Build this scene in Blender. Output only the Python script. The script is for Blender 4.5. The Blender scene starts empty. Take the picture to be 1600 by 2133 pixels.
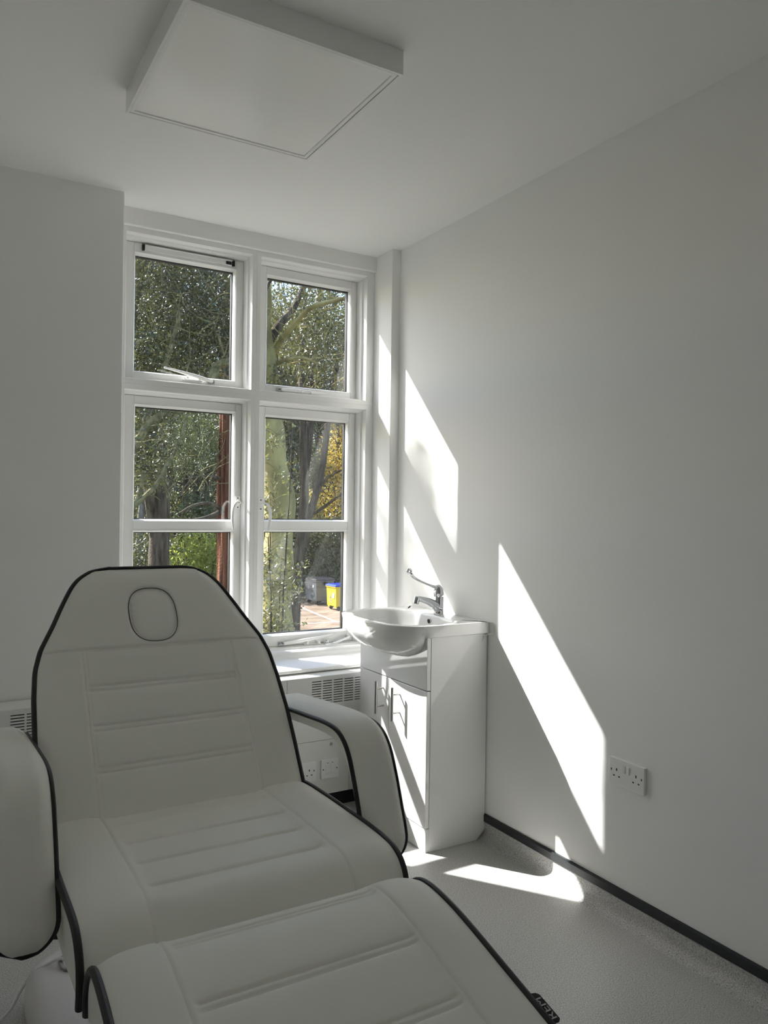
import bpy, bmesh, math, random
import numpy as np
from mathutils import Vector, Matrix

scene = bpy.context.scene
COL = scene.collection
R = math.radians

# ---------------------------------------------------------------- camera
YAW, PITCH, ROLL, FPX, CAMZ = 0.533847569, -0.00222370124, 0.0136069814, 1612.93, 1.32
cam_d = bpy.data.cameras.new('camera')
cam = bpy.data.objects.new('camera', cam_d)
COL.objects.link(cam)
scene.camera = cam
fw = Vector((math.sin(YAW) * math.cos(PITCH), math.cos(YAW) * math.cos(PITCH), math.sin(PITCH)))
r0 = Vector((math.cos(YAW), -math.sin(YAW), 0))
u0 = r0.cross(fw)
rt = r0 * math.cos(ROLL) + u0 * math.sin(ROLL)
up = -r0 * math.sin(ROLL) + u0 * math.cos(ROLL)
mw = Matrix((rt, up, -fw)).transposed().to_4x4()
mw.translation = Vector((0, 0, CAMZ))
cam.matrix_world = mw
cam_d.sensor_fit = 'HORIZONTAL'
cam_d.sensor_width = 36.0
cam_d.lens = FPX / 1600.0 * 36.0
cam_d.clip_start = 0.02
cam_d.clip_end = 400

# ---------------------------------------------------------------- light, sky, exposure
SUN_DIR = Vector((1.0, -1.385, -1.535))
sun_d = bpy.data.lights.new('sun', 'SUN')
sun_d.energy = 17.5
sun_d.angle = R(0.53)
sun_d.color = (1.0, 0.975, 0.94)
sun = bpy.data.objects.new('sun', sun_d)
sun.rotation_euler = SUN_DIR.to_track_quat('-Z', 'Y').to_euler()
sun.location = (-8, 14, 16)
COL.objects.link(sun)

world = bpy.data.worlds.new('world')
scene.world = world
world.use_nodes = True
wn = world.node_tree
for n in list(wn.nodes):
    wn.nodes.remove(n)
sky = wn.nodes.new('ShaderNodeTexSky')
sky.sky_type = 'NISHITA'
sky.sun_disc = False
sky.sun_elevation = R(42)
sky.sun_rotation = R(-36)
sky.air_density = 1.0
sky.dust_density = 1.5
bg = wn.nodes.new('ShaderNodeBackground')
bg.inputs['Strength'].default_value = 0.46
wo = wn.nodes.new('ShaderNodeOutputWorld')
wn.links.new(sky.outputs[0], bg.inputs[0])
wn.links.new(bg.outputs[0], wo.inputs[0])

scene.view_settings.view_transform = 'Standard'
scene.view_settings.look = 'None'
scene.view_settings.exposure = 0.05
scene.view_settings.gamma = 1.0
scene.view_settings.use_curve_mapping = False
try:
    scene.cycles.max_bounces = 16
    scene.cycles.diffuse_bounces = 12
    scene.cycles.transparent_max_bounces = 16
    scene.cycles.sample_clamp_indirect = 6.0
    scene.cycles.use_denoising = True
except Exception:
    pass

# ---------------------------------------------------------------- materials
def principled(name, color, rough=0.5, metal=0.0, spec=0.5, coat=0.0):
    m = bpy.data.materials.new(name)
    m.use_nodes = True
    b = m.node_tree.nodes['Principled BSDF']
    b.inputs['Base Color'].default_value = (*color, 1)
    b.inputs['Roughness'].default_value = rough
    b.inputs['Metallic'].default_value = metal
    b.inputs['Specular IOR Level'].default_value = spec
    if coat:
        b.inputs['Coat Weight'].default_value = coat
        b.inputs['Coat Roughness'].default_value = 0.03
    return m

def nd(m, t, **k):
    n = m.node_tree.nodes.new(t)
    for a, b in k.items():
        setattr(n, a, b)
    return n

def lk(m, a, b):
    m.node_tree.links.new(a, b)

def add_bump(m, scale, strength, dist=0.001, detail=4.0, coords='Object'):
    b = m.node_tree.nodes['Principled BSDF']
    tc = nd(m, 'ShaderNodeTexCoord')
    no = nd(m, 'ShaderNodeTexNoise')
    no.inputs['Scale'].default_value = scale
    no.inputs['Detail'].default_value = detail
    bp = nd(m, 'ShaderNodeBump')
    bp.inputs['Strength'].default_value = strength
    bp.inputs['Distance'].default_value = dist
    lk(m, tc.outputs[coords], no.inputs['Vector'])
    lk(m, no.outputs['Fac'], bp.inputs['Height'])
    lk(m, bp.outputs[0], b.inputs['Normal'])
    return no

def noise_color(m, scale, stops, detail=3.0, rough=0.5, stretch=(1, 1, 1)):
    b = m.node_tree.nodes['Principled BSDF']
    tc = nd(m, 'ShaderNodeTexCoord')
    mp = nd(m, 'ShaderNodeMapping')
    mp.inputs['Scale'].default_value = stretch
    no = nd(m, 'ShaderNodeTexNoise')
    no.inputs['Scale'].default_value = scale
    no.inputs['Detail'].default_value = detail
    no.inputs['Roughness'].default_value = rough
    cr = nd(m, 'ShaderNodeValToRGB')
    e = cr.color_ramp.elements
    while len(e) < len(stops):
        e.new(0.5)
    for i, (p, c) in enumerate(stops):
        e[i].position = p
        e[i].color = (*c, 1)
    lk(m, tc.outputs['Object'], mp.inputs['Vector'])
    lk(m, mp.outputs[0], no.inputs['Vector'])
    lk(m, no.outputs['Fac'], cr.inputs[0])
    lk(m, cr.outputs[0], b.inputs['Base Color'])
    return cr

WALL = principled('wall_paint', (0.905, 0.905, 0.89), 0.62, spec=0.3)
add_bump(WALL, 180, 0.12, 0.0006)
CEIL = principled('ceiling_paint', (0.905, 0.905, 0.89), 0.8, spec=0.2)
TRIM = principled('gloss_trim_paint', (0.905, 0.905, 0.89), 0.28, spec=0.5)
LACQ = principled('white_gloss_lacquer', (0.84, 0.84, 0.83), 0.06, spec=0.5)
PANEL = principled('white_steel_panel', (0.78, 0.78, 0.76), 0.35)
CERAM = principled('white_glazed_ceramic', (0.84, 0.84, 0.83), 0.05, spec=0.6)
PLAST = principled('white_plastic', (0.86, 0.86, 0.85), 0.3)
BASEP = principled('couch_base_plastic', (0.72, 0.69, 0.70), 0.3)
LEATH = principled('off_white_leatherette', (0.87, 0.865, 0.82), 0.5, spec=0.35)
add_bump(LEATH, 900, 0.10, 0.0004, 2.0)
PIPE = principled('black_piping', (0.008, 0.009, 0.012), 0.45)
BLACK = principled('black_rubber', (0.006, 0.007, 0.008), 0.5)
DARKV = principled('black_vinyl_strip', (0.012, 0.016, 0.019), 0.35)
CHROME = principled('chrome', (0.62, 0.64, 0.66), 0.06, 1.0)
STEEL = principled('brushed_steel', (0.42, 0.41, 0.39), 0.3, 1.0)
DMET = principled('dark_metal', (0.05, 0.05, 0.05), 0.4, 0.8)
GREYP = principled('grey_mark', (0.20, 0.20, 0.20), 0.5)
DIFF = principled('lamp_diffuser', (0.93, 0.93, 0.91), 0.2, spec=0.5)

FLOOR = principled('speckled_vinyl', (0.4, 0.4, 0.39), 0.42, spec=0.35)
noise_color(FLOOR, 300, [(0.30, (0.16, 0.16, 0.155)), (0.42, (0.48, 0.475, 0.46)), (0.56, (0.53, 0.525, 0.51)), (0.70, (0.76, 0.75, 0.73))], 1.5, 0.6)

def glass_mat():
    m = bpy.data.materials.new('window_glass')
    m.use_nodes = True
    t = m.node_tree
    for n in list(t.nodes):
        t.nodes.remove(n)
    out = nd(m, 'ShaderNodeOutputMaterial')
    mix = nd(m, 'ShaderNodeMixShader')
    tr = nd(m, 'ShaderNodeBsdfTransparent')
    tr.inputs[0].default_value = (0.97, 0.98, 0.975, 1)
    gl = nd(m, 'ShaderNodeBsdfGlossy')
    gl.inputs['Roughness'].default_value = 0.0
    fr = nd(m, 'ShaderNodeLayerWeight')
    fr.inputs['Blend'].default_value = 0.5
    pw = nd(m, 'ShaderNodeMath', operation='POWER')
    pw.inputs[1].default_value = 5.0
    mu = nd(m, 'ShaderNodeMath', operation='MULTIPLY_ADD')
    mu.inputs[1].default_value = 0.95
    mu.inputs[2].default_value = 0.04
    lk(m, fr.outputs['Facing'], pw.inputs[0])
    lk(m, pw.outputs[0], mu.inputs[0])
    lk(m, mu.outputs[0], mix.inputs[0])
    lk(m, tr.outputs[0], mix.inputs[1])
    lk(m, gl.outputs[0], mix.inputs[2])
    lk(m, mix.outputs[0], out.inputs[0])
    return m
GLASS = glass_mat()

def leaf_mat(name, c1, c2, trans, rough=0.35, tw=0.4):
    m = principled(name, c1, rough, spec=1.0)
    t = m.node_tree
    b = t.nodes['Principled BSDF']
    out = t.nodes['Material Output']
    at = nd(m, 'ShaderNodeAttribute', attribute_name='tint')
    cr = nd(m, 'ShaderNodeValToRGB')
    cr.color_ramp.elements[0].color = (*c1, 1)
    cr.color_ramp.elements[1].color = (*c2, 1)
    tl = nd(m, 'ShaderNodeBsdfTranslucent')
    tl.inputs[0].default_value = (*trans, 1)
    mx = nd(m, 'ShaderNodeMixShader')
    mx.inputs[0].default_value = tw
    lk(m, at.outputs['Fac'], cr.inputs[0])
    lk(m, cr.outputs[0], b.inputs['Base Color'])
    lk(m, b.outputs[0], mx.inputs[1])
    lk(m, tl.outputs[0], mx.inputs[2])
    lk(m, mx.outputs[0], out.inputs[0])
    return m
HOLLY = leaf_mat('glossy_dark_leaf', (0.010, 0.015, 0.008), (0.095, 0.105, 0.058), (0.20, 0.22, 0.05), 0.36, 0.20)
PINE = leaf_mat('needle_leaf', (0.02, 0.035, 0.015), (0.08, 0.115, 0.05), (0.16, 0.20, 0.06), 0.45, 0.25)
BRIGHT = leaf_mat('bright_green_leaf', (0.07, 0.10, 0.025), (0.26, 0.30, 0.09), (0.50, 0.56, 0.12), 0.35, 0.5)
YELLOW = leaf_mat('yellow_leaf', (0.25, 0.17, 0.03), (0.55, 0.42, 0.10), (0.85, 0.62, 0.10), 0.45, 0.5)
OLIVE = leaf_mat('olive_leaf', (0.06, 0.065, 0.03), (0.16, 0.165, 0.085), (0.26, 0.26, 0.07), 0.3, 0.28)

def bark(name, dark, light, scale=6, stretch=(1, 1, 0.15)):
    m = principled(name, dark, 0.9, spec=0.15)
    noise_color(m, scale, [(0.35, dark), (0.68, light)], 6, 0.65, stretch)
    add_bump(m, scale * 2, 0.9, 0.03, 6.0)
    return m
B_YEL = bark('yellow_green_bark', (0.20, 0.165, 0.065), (0.52, 0.44, 0.20), 2.5, (1, 1, 0.5))
B_GRY = bark('grey_bark', (0.035, 0.028, 0.020), (0.19, 0.155, 0.115), 7)
B_RED = bark('red_brown_bark', (0.020, 0.011, 0.008), (0.30, 0.125, 0.070), 12, (1, 1, 0.045))
B_MOS = bark('mossy_bark', (0.10, 0.095, 0.045), (0.34, 0.30, 0.16), 10, (1, 1, 1))
B_PAL = bark('pale_bark', (0.10, 0.09, 0.075), (0.34, 0.32, 0.28), 8)

PAVE = principled('brick_paving', (0.3, 0.24, 0.2), 0.9, spec=0.1)
def setup_pave():
    m = PAVE
    b = m.node_tree.nodes['Principled BSDF']
    tc = nd(m, 'ShaderNodeTexCoord')
    br = nd(m, 'ShaderNodeTexBrick')
    br.inputs['Scale'].default_value = 1.0
    br.inputs['Brick Width'].default_value = 0.42
    br.inputs['Row Height'].default_value = 0.21
    br.inputs['Mortar Size'].default_value = 0.012
    br.inputs['Color1'].default_value = (0.21, 0.155, 0.115, 1)
    br.inputs['Color2'].default_value = (0.31, 0.235, 0.175, 1)
    br.inputs['Mortar'].default_value = (0.10, 0.085, 0.07, 1)
    no = nd(m, 'ShaderNodeTexNoise')
    no.inputs['Scale'].default_value = 0.9
    no.inputs['Detail'].default_value = 6
    mx = nd(m, 'ShaderNodeMixRGB', blend_type='MULTIPLY')
    mx.inputs[0].default_value = 0.6
    cr = nd(m, 'ShaderNodeValToRGB')
    cr.color_ramp.elements[0].position = 0.38
    cr.color_ramp.elements[0].color = (0.45, 0.42, 0.40, 1)
    cr.color_ramp.elements[1].position = 0.6
    lk(m, tc.outputs['Object'], br.inputs['Vector'])
    lk(m, tc.outputs['Object'], no.inputs['Vector'])
    lk(m, no.outputs['Fac'], cr.inputs[0])
    lk(m, br.outputs['Color'], mx.inputs[1])
    lk(m, cr.outputs[0], mx.inputs[2])
    lk(m, mx.outputs[0], b.inputs['Base Color'])
setup_pave()
LINE = principled('white_line_paint', (0.62, 0.60, 0.54), 0.8)
SOIL = principled('leaf_litter', (0.05, 0.045, 0.025), 0.95)
noise_color(SOIL, 3, [(0.35, (0.02, 0.03, 0.012)), (0.65, (0.09, 0.07, 0.04))], 8)
BRICKX = principled('outside_brick', (0.28, 0.14, 0.09), 0.9)
BINY = principled('yellow_bin_plastic', (0.62, 0.46, 0.02), 0.4)
BINB = principled('blue_lid_plastic', (0.02, 0.05, 0.32), 0.35)
BING = principled('grey_bin_steel', (0.12, 0.13, 0.14), 0.4, 0.3)
BIND = principled('dark_grey_lid', (0.05, 0.045, 0.045), 0.25)

# ---------------------------------------------------------------- helpers
WL = {}                                       # world location of each object's origin

def link(name, me, mat, parent=None):
    o = bpy.data.objects.new(name, me)
    COL.objects.link(o)
    if mat is not None:
        for mm in (mat if isinstance(mat, (list, tuple)) else [mat]):
            me.materials.append(mm)
    if parent is not None:
        o.parent = parent
        p = WL.get(parent.name, Vector((0, 0, 0)))
        o.location = -p
    WL[o.name] = Vector((0, 0, 0))
    return o

def tag(o, label=None, cat=None, group=None, kind=None):
    if label: o['label'] = label
    if cat: o['category'] = cat
    if group: o['group'] = group
    if kind: o['kind'] = kind
    return o

def thing(name, label, cat, loc=(0, 0, 0), group=None):
    o = bpy.data.objects.new(name, None)
    o.empty_display_size = 0.1
    COL.objects.link(o)
    o.location = loc
    WL[o.name] = Vector(loc)
    return tag(o, label, cat, group)

class MB:
    def __init__(s):
        s.v = []; s.f = []; s.mi = []
    def add(s, vs, fs, mi=0):
        n = len(s.v)
        s.v += [tuple(p) for p in vs]
        s.f += [tuple(i + n for i in f) for f in fs]
        s.mi += [mi] * len(fs)
        return s
    def box(s, x0, x1, y0, y1, z0, z1, mi=0):
        vs = [(x, y, z) for x in (x0, x1) for y in (y0, y1) for z in (z0, z1)]
        fs = [(0, 1, 3, 2), (4, 6, 7, 5), (0, 4, 5, 1), (2, 3, 7, 6), (0, 2, 6, 4), (1, 5, 7, 3)]
        return s.add(vs, fs, mi)
    def rot_box(s, c, half, rz=0.0, mi=0, rot=None):
        m = rot if rot is not None else Matrix.Rotation(rz, 3, 'Z')
        vs = []
        for x in (-1, 1):
            for y in (-1, 1):
                for z in (-1, 1):
                    vs.append(Vector(c) + m @ Vector((x * half[0], y * half[1], z * half[2])))
        fs = [(0, 1, 3, 2), (4, 6, 7, 5), (0, 4, 5, 1), (2, 3, 7, 6), (0, 2, 6, 4), (1, 5, 7, 3)]
        return s.add(vs, fs, mi)
    def ring(s, x0, x1, z0, z1, prof, mi=0, plane='xz'):
        # profile of (inset, y) swept round a mitred rectangle
        vs = []
        for ins, y in prof:
            for (a, b) in ((x0 + ins, z0 + ins), (x1 - ins, z0 + ins), (x1 - ins, z1 - ins), (x0 + ins, z1 - ins)):
                vs.append((a, y, b) if plane == 'xz' else (a, b, y))
        n = len(prof); fs = []
        for i in range(n):
            j = (i + 1) % n
            for k in range(4):
                l = (k + 1) % 4
                fs.append((i * 4 + k, i * 4 + l, j * 4 + l, j * 4 + k))
        return s.add(vs, fs, mi)
    def tube(s, pts, r, n=10, mi=0, cap=True, flat=1.0, closed=False):
        pts = [Vector(p) for p in pts]
        m = len(pts)
        rs = r if isinstance(r, (list, tuple)) else [r] * m
        base = len(s.v)
        prev = None
        for i, p in enumerate(pts):
            if closed:
                t = (pts[(i + 1) % m] - pts[i - 1])
            else:
                t = (pts[min(i + 1, m - 1)] - pts[max(i - 1, 0)])
            if t.length < 1e-9: t = Vector((0, 0, 1))
            t.normalize()
            if prev is None:
                a = Vector((0, 0, 1)) if abs(t.z) < 0.9 else Vector((0, 1, 0))
                prev = (a - t * a.dot(t)).normalized()
            else:
                q = prev - t * prev.dot(t)
                if q.length > 1e-6: prev = q.normalized()
            b = t.cross(prev)
            for k in range(n):
                an = 2 * math.pi * k / n
                s.v.append(tuple(p + (prev * math.cos(an) * flat + b * math.sin(an)) * rs[i]))
        rng = m if closed else m - 1
        for i in range(rng):
            i2 = (i + 1) % m
            for k in range(n):
                l = (k + 1) % n
                s.f.append((base + i * n + k, base + i * n + l, base + i2 * n + l, base + i2 * n + k)); s.mi.append(mi)
        if cap and not closed:
            s.f.append(tuple(base + k for k in range(n))[::-1]); s.mi.append(mi)
            s.f.append(tuple(base + (m - 1) * n + k for k in range(n))); s.mi.append(mi)
        return s
    def cyl(s, a, b, r, n=20, mi=0, r2=None):
        return s.tube([a, b], [r, r if r2 is None else r2], n, mi)
    def loft(s, loops, mi=0, cap0=False, cap1=False):
        n = len(loops[0]); base = len(s.v)
        for L in loops:
            s.v += [tuple(p) for p in L]
        for i in range(len(loops) - 1):
            for k in range(n):
                l = (k + 1) % n
                s.f.append((base + i * n + k, base + i * n + l, base + (i + 1) * n + l, base + (i + 1) * n + k)); s.mi.append(mi)
        if cap0: s.f.append(tuple(base + k for k in range(n))[::-1]); s.mi.append(mi)
        if cap1: s.f.append(tuple(base + (len(loops) - 1) * n + k for k in range(n))); s.mi.append(mi)
        return s
    def prism(s, poly, a, b, axis='z', mi=0):
        def P(u, v, w):
            return {'z': (u, v, w), 'y': (u, w, v), 'x': (w, u, v)}[axis]
        n = len(poly)
        vs = [P(u, v, a) for u, v in poly] + [P(u, v, b) for u, v in poly]
        fs = [tuple(range(n))[::-1], tuple(range(n, 2 * n))] + [(i, (i + 1) % n, n + (i + 1) % n, n + i) for i in range(n)]
        return s.add(vs, fs, mi)
    def build(s, name, mat, parent=None, smooth=False, bevel=0.0, seg=2, angle=35):
        me = bpy.data.meshes.new(name)
        me.from_pydata(s.v, [], s.f)
        o = link(name, me, mat, parent)
        if any(s.mi):
            me.polygons.foreach_set('material_index', s.mi)
        bm = bmesh.new(); bm.from_mesh(me)
        bmesh.ops.recalc_face_normals(bm, faces=bm.faces)
        bm.to_mesh(me); bm.free()
        if smooth:
            me.polygons.foreach_set('use_smooth', [True] * len(me.polygons))
            try:
                me.set_sharp_from_angle(angle=R(angle))
            except Exception:
                pass
        if bevel:
            bv = o.modifiers.new('bevel', 'BEVEL')
            bv.width = bevel; bv.segments = seg; bv.limit_method = 'ANGLE'; bv.angle_limit = R(40)
            bv.harden_normals = False
        return o

def catmull(pts, n):
    P = [Vector(p) for p in pts]
    # dense sampling then arclength resample
    dense = []
    for i in range(len(P) - 1):
        p0 = P[i - 1] if i > 0 else P[0] * 2 - P[1]
        p3 = P[i + 2] if i + 2 < len(P) else P[-1] * 2 - P[-2]
        p1, p2 = P[i], P[i + 1]
        for k in range(24):
            t = k / 24
            dense.append(0.5 * ((2 * p1) + (p2 - p0) * t + (2 * p0 - 5 * p1 + 4 * p2 - p3) * t * t + (3 * p1 - p0 - 3 * p2 + p3) * t ** 3))
    dense.append(P[-1])
    d = [0.0]
    for i in range(1, len(dense)):
        d.append(d[-1] + (dense[i] - dense[i - 1]).length)
    out = []; j = 0
    for k in range(n):
        q = d[-1] * k / (n - 1)
        while j < len(d) - 2 and d[j + 1] < q: j += 1
        w = 0 if d[j + 1] == d[j] else (q - d[j]) / (d[j + 1] - d[j])
        out.append(dense[j].lerp(dense[j + 1], max(0, min(1, w))))
    return out, d[-1]

def interp(x, tab):
    if x <= tab[0][0]: return tab[0][1]
    for (a, b), (c, d) in zip(tab, tab[1:]):
        if x <= c:
            t = (x - a) / (c - a)
            return b + (d - b) * t
    return tab[-1][1]

def sstep(a, b, x):
    t = max(0.0, min(1.0, (x - a) / (b - a)))
    return t * t * (3 - 2 * t)

# ================================================================ STRUCTURE
XR, YP, YB, ZC = 1.96, 3.196, 3.34, 2.575
X0, Y0 = -0.75, -0.95

MB().box(X0 - 0.1, XR + 0.1, Y0 - 0.1, 3.60, -0.1, 0.0).build('floor', FLOOR)['kind'] = 'structure'
MB().box(X0 - 0.1, XR + 0.1, Y0 - 0.1, 3.60, ZC, ZC + 0.15).build('ceiling', CEIL)['kind'] = 'structure'
MB().box(XR, XR + 0.15, Y0 - 0.1, 3.60, -0.1, ZC + 0.1).box(1.914, XR + 0.01, 3.19, 3.60, -0.1, ZC + 0.1).build('wall_right', WALL, bevel=0.003)['kind'] = 'structure'
MB().box(X0 - 0.15, X0, Y0 - 0.1, 3.60, -0.1, ZC + 0.1).build('wall_left', WALL)['kind'] = 'structure'
MB().box(X0 - 0.1, XR + 0.1, Y0 - 0.15, Y0, -0.1, ZC + 0.1).build('wall_front', WALL)['kind'] = 'structure'
wb = MB()
wb.box(X0 - 0.1, 0.668, YP, 3.60, -0.1, ZC + 0.1)               # pier left of the window
wb.box(0.60, XR, YB, 3.52, 2.503, ZC + 0.1)                    # head over the window
wb.box(0.60, XR, 3.52, 3.60, 2.51, ZC + 0.1)                   # outside lintel
wb.box(0.60, XR, YB + 0.02, 3.60, -0.1, 0.598)                 # wall under the window
wb.build('wall_back', WALL, bevel=0.004)['kind'] = 'structure'

# coved vinyl upstand and its black capping strip along the right wall
prof = [(XR - 0.002, 0.095)] + [(XR - 0.004, 0.07)]
for k in range(9):
    a = R(90 * k / 8)
    prof.append((XR - 0.005 - 0.035 * (1 - math.cos(a)), 0.036 - 0.0355 * math.sin(a)))
prof += [(XR - 0.045, -0.004), (XR + 0.002, -0.004)]
cv = MB(); cv.prism(prof, Y0, 3.19, 'y')
bb = cv.build('baseboard_right', FLOOR, smooth=True, angle=60); bb['kind'] = 'structure'
MB().prism([(XR + 0.001, 0.1), (XR - 0.007, 0.099), (XR - 0.0095, 0.094), (XR - 0.0095, 0.070), (XR - 0.005, 0.066), (XR + 0.001, 0.066)], Y0, 3.19, 'y').build('capping_strip', DARKV, bb)
pl = MB().prism([(Y0 + 0.001, 0.1), (Y0 + 0.008, 0.1), (Y0 + 0.008, 0.0), (Y0 + 0.001, 0.0)], X0, XR - 0.05, 'x')
pl.build('baseboard_front', FLOOR)['kind'] = 'structure'
MB().box(X0, X0 + 0.008, Y0, YP - 0.15, 0, 0.1).build('baseboard_left', FLOOR)['kind'] = 'structure'

# ---------------------------------------------------------------- window
win = MB()
FY = 3.36
OX = ((0.668, 0.712, 1.272, 1.293), (1.293, 1.314, 1.873, 1.914))   # outer x0, opening x0, opening x1, outer x1
OZ = ((0.600, 0.649, 1.817, 1.840), (1.840, 1.863, 2.480, 2.503))
for (a, b, c, d) in OX:
    for (e, f, g, h) in OZ:
        # stepped rebate round each opening
        yb2 = 3.535
        vs = []
        loops = []
        def rect(ix, y, a=a, b=b, c=c, d=d, e=e, f=f, g=g, h=h):
            if ix is None:
                return [(a, y, e), (d, y, e), (d, y, h), (a, y, h)]
            return [(b + ix, y, f + ix), (c - ix, y, f + ix), (c - ix, y, g - ix), (b + ix, y, g - ix)]
        L = [rect(None, yb2), rect(None, FY), rect(0.0, FY), rect(0.001, 3.395), rect(0.009, 3.400), rect(0.010, 3.418), rect(0.012, 3.47), rect(0.014, yb2), rect(None, yb2)]
        win.loft(L)
w1 = win.build('window_1', TRIM, bevel=0.0015); w1['kind'] = 'structure'

def glazing(parent, gx0, gx1, gz0, gz1):
    MB().ring(gx0 - 0.012, gx1 + 0.012, gz0 - 0.012, gz1 + 0.012, [(0.0, 3.4775), (0.0195, 3.4775), (0.0195, 3.496), (0.0, 3.496)]).build('glazing_spacer', BLACK, parent)
    g = MB()
    g.box(gx0 - 0.012, gx1 + 0.012, 3.473, 3.477, gz0 - 0.012, gz1 + 0.012)
    g.build('glass_pane', GLASS, parent)

def sash(x0, x1, z0, z1, panes, name, label):
    # one opening light; panes = list of (gx0, gx1, gz0, gz1)
    m = MB()
    ys, yk = 3.446, 3.512
    gx0, gx1 = panes[0][0], panes[0][1]
    zs = sorted({p[2] for p in panes} | {p[3] for p in panes})
    m.box(x0, gx0 - 0.004, ys, yk, z0, z1)
    m.box(gx1 + 0.004, x1, ys, yk, z0, z1)
    edges = [z0] + [v for p in sorted(panes, key=lambda q: q[2]) for v in (p[2] - 0.004, p[3] + 0.004)] + [z1]
    for i in range(0, len(edges), 2):
        m.box(gx0 - 0.004, gx1 + 0.004, ys, yk, edges[i], edges[i + 1])
    o = m.build(name, TRIM, w1, bevel=0.003, seg=3)
    b = MB()
    for (a, c, e, f) in panes:
        b.ring(a - 0.006, c + 0.006, e - 0.006, f + 0.006, [(0.0, 3.444), (0.002, 3.443), (0.0065, 3.450), (0.010, 3.470), (0.010, 3.473), (0.0, 3.473)])
    b.build('glazing_bead', TRIM, o)
    for p in panes:
        glazing(o, *p)
    return o

lv = sash(0.724, 1.2605, 1.8755, 2.4675, [(0.768, 1.221, 1.911, 2.421)], 'top_vent', '')
rv = sash(1.326, 1.861, 1.8755, 2.4675, [(1.379, 1.827, 1.911, 2.425)], 'top_vent', '')
lc = sash(0.724, 1.2605, 0.6615, 1.8045, [(0.775, 1.226, 1.263, 1.763), (0.775, 1.226, 0.715, 1.213)], 'casement_sash', '')
rc = sash(1.326, 1.861, 0.6615, 1.8045, [(1.379, 1.822, 1.264, 1.761), (1.379, 1.822, 0.715, 1.213)], 'casement_sash', '')

# trickle vent on the head of the upper left light
tv = MB()
tv.box(0.805, 1.200, 3.436, 3.446, 2.436, 2.459)
tv.box(0.805, 1.200, 3.428, 3.447, 2.455, 2.459)
t = tv.build('trickle_vent', TRIM, w1, bevel=0.001)
te = MB()
te.box(0.795, 0.805, 3.432, 3.447, 2.436, 2.461); te.box(1.203, 1.213, 3.432, 3.447, 2.436, 2.461); te.box(1.172, 1.197, 3.433, 3.445, 2.440, 2.453)
te.build('vent_end_cap', BLACK, t)

def stay(x0, z0, x1, z1, parent, pins, pivot_left=True):
    # casement stay: flat tapered arm, pivot bracket and two pegs on the rail
    m = MB()
    y = 3.432
    a, b = Vector((x0, y, z0)), Vector((x1, y, z1))
    pts = [a.lerp(b, k / 8) + Vector((0, -0.006 * math.sin(math.pi * k / 8), 0.0)) for k in range(9)]
    m.tube(pts, [0.0075, 0.0085, 0.009, 0.009, 0.008, 0.007, 0.006, 0.005, 0.004] if pivot_left else [0.004, 0.005, 0.006, 0.007, 0.008, 0.009, 0.009, 0.0085, 0.0075], 8, flat=1.0)
    o = m.build('window_stay', TRIM, parent, smooth=True)
    p = MB()
    px, pz = (x0, z0) if pivot_left else (x1, z1)
    p.box(px - 0.022, px + 0.010, 3.438, 3.447, pz - 0.008, pz + 0.008)
    p.cyl((px, 3.446, pz), (px, 3.426, pz), 0.006, 12)
    p.build('pivot_bracket', CHROME, o)
    q = MB()
    for (xx, zz) in pins:
        q.cyl((xx, 3.47, zz), (xx, 3.415, zz), 0.005, 10)
    if pins:
        xs = [p_[0] for p_ in pins]; zz = pins[0][1]
        q.box(min(xs) - 0.015, max(xs) + 0.015, 3.425, 3.447, zz - 0.011, zz - 0.007)
        q.build('stay_peg', TRIM, o)
    return o
stay(0.895, 1.936, 1.115, 1.894, lv, [(0.995, 1.900), (1.050, 1.896)], False)
stay(1.450, 1.889, 1.690, 1.889, rv, [(1.555, 1.886), (1.605, 1.886)])
stay(1.480, 0.674, 1.740, 0.700, rc, [(1.600, 0.672), (1.660, 0.672)])
stay(0.880, 0.674, 1.110, 0.682, lc, [(0.97, 0.672), (1.03, 0.672)])
# sliding restrictor on the right casement
rs = MB()
rs.rot_box((1.775, 3.418, 0.669), (0.055, 0.004, 0.006), 0, rot=Matrix.Rotation(R(-16), 3, 'Y'))
rs.box(1.690, 1.722, 3.405, 3.447, 0.650, 0.664)
rs.cyl((1.706, 3.42, 0.664), (1.706, 3.42, 0.679), 0.008, 12)
rs.cyl((1.825, 3.447, 0.684), (1.825, 3.415, 0.684), 0.007, 12)
rs.build('restrictor', CHROME, rc, bevel=0.001)

def espag(x, z, sgn, parent):
    m = MB()
    m.box(x - 0.012, x + 0.012, 3.438, 3.447, z - 0.028, z + 0.032)
    o = m.build('handle_plate', TRIM, parent, bevel=0.003)
    h = MB()
    pts = [(x + 0.004 * sgn * -1, 3.440, z), (x - 0.004 * sgn, 3.418, z + 0.002), (x + 0.012 * sgn, 3.404, z + 0.004), (x + 0.027 * sgn, 3.402, z - 0.012), (x + 0.034 * sgn, 3.404, z - 0.045), (x + 0.033 * sgn, 3.408, z - 0.085), (x + 0.028 * sgn, 3.409, z - 0.122)]
    c, _ = catmull(pts, 26)
    h.tube(c, [0.0065 + 0.001 * math.sin(i / 25 * math.pi) for i in range(26)], 10)
    h.build('handle', TRIM, o, smooth=True)
    for dz in (0.022, -0.020):
        MB().cyl((x, 3.4385, z + dz), (x, 3.436, z + dz), 0.0032, 10).build('screw_head', DMET, o)
    MB().cyl((x + 0.008 * sgn, 3.400, z), (x + 0.008 * sgn, 3.397, z), 0.0025, 8).build('key_hole', DMET, o)
espag(1.243, 1.345, -1, lc)
espag(1.357, 1.338, 1, rc)

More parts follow.
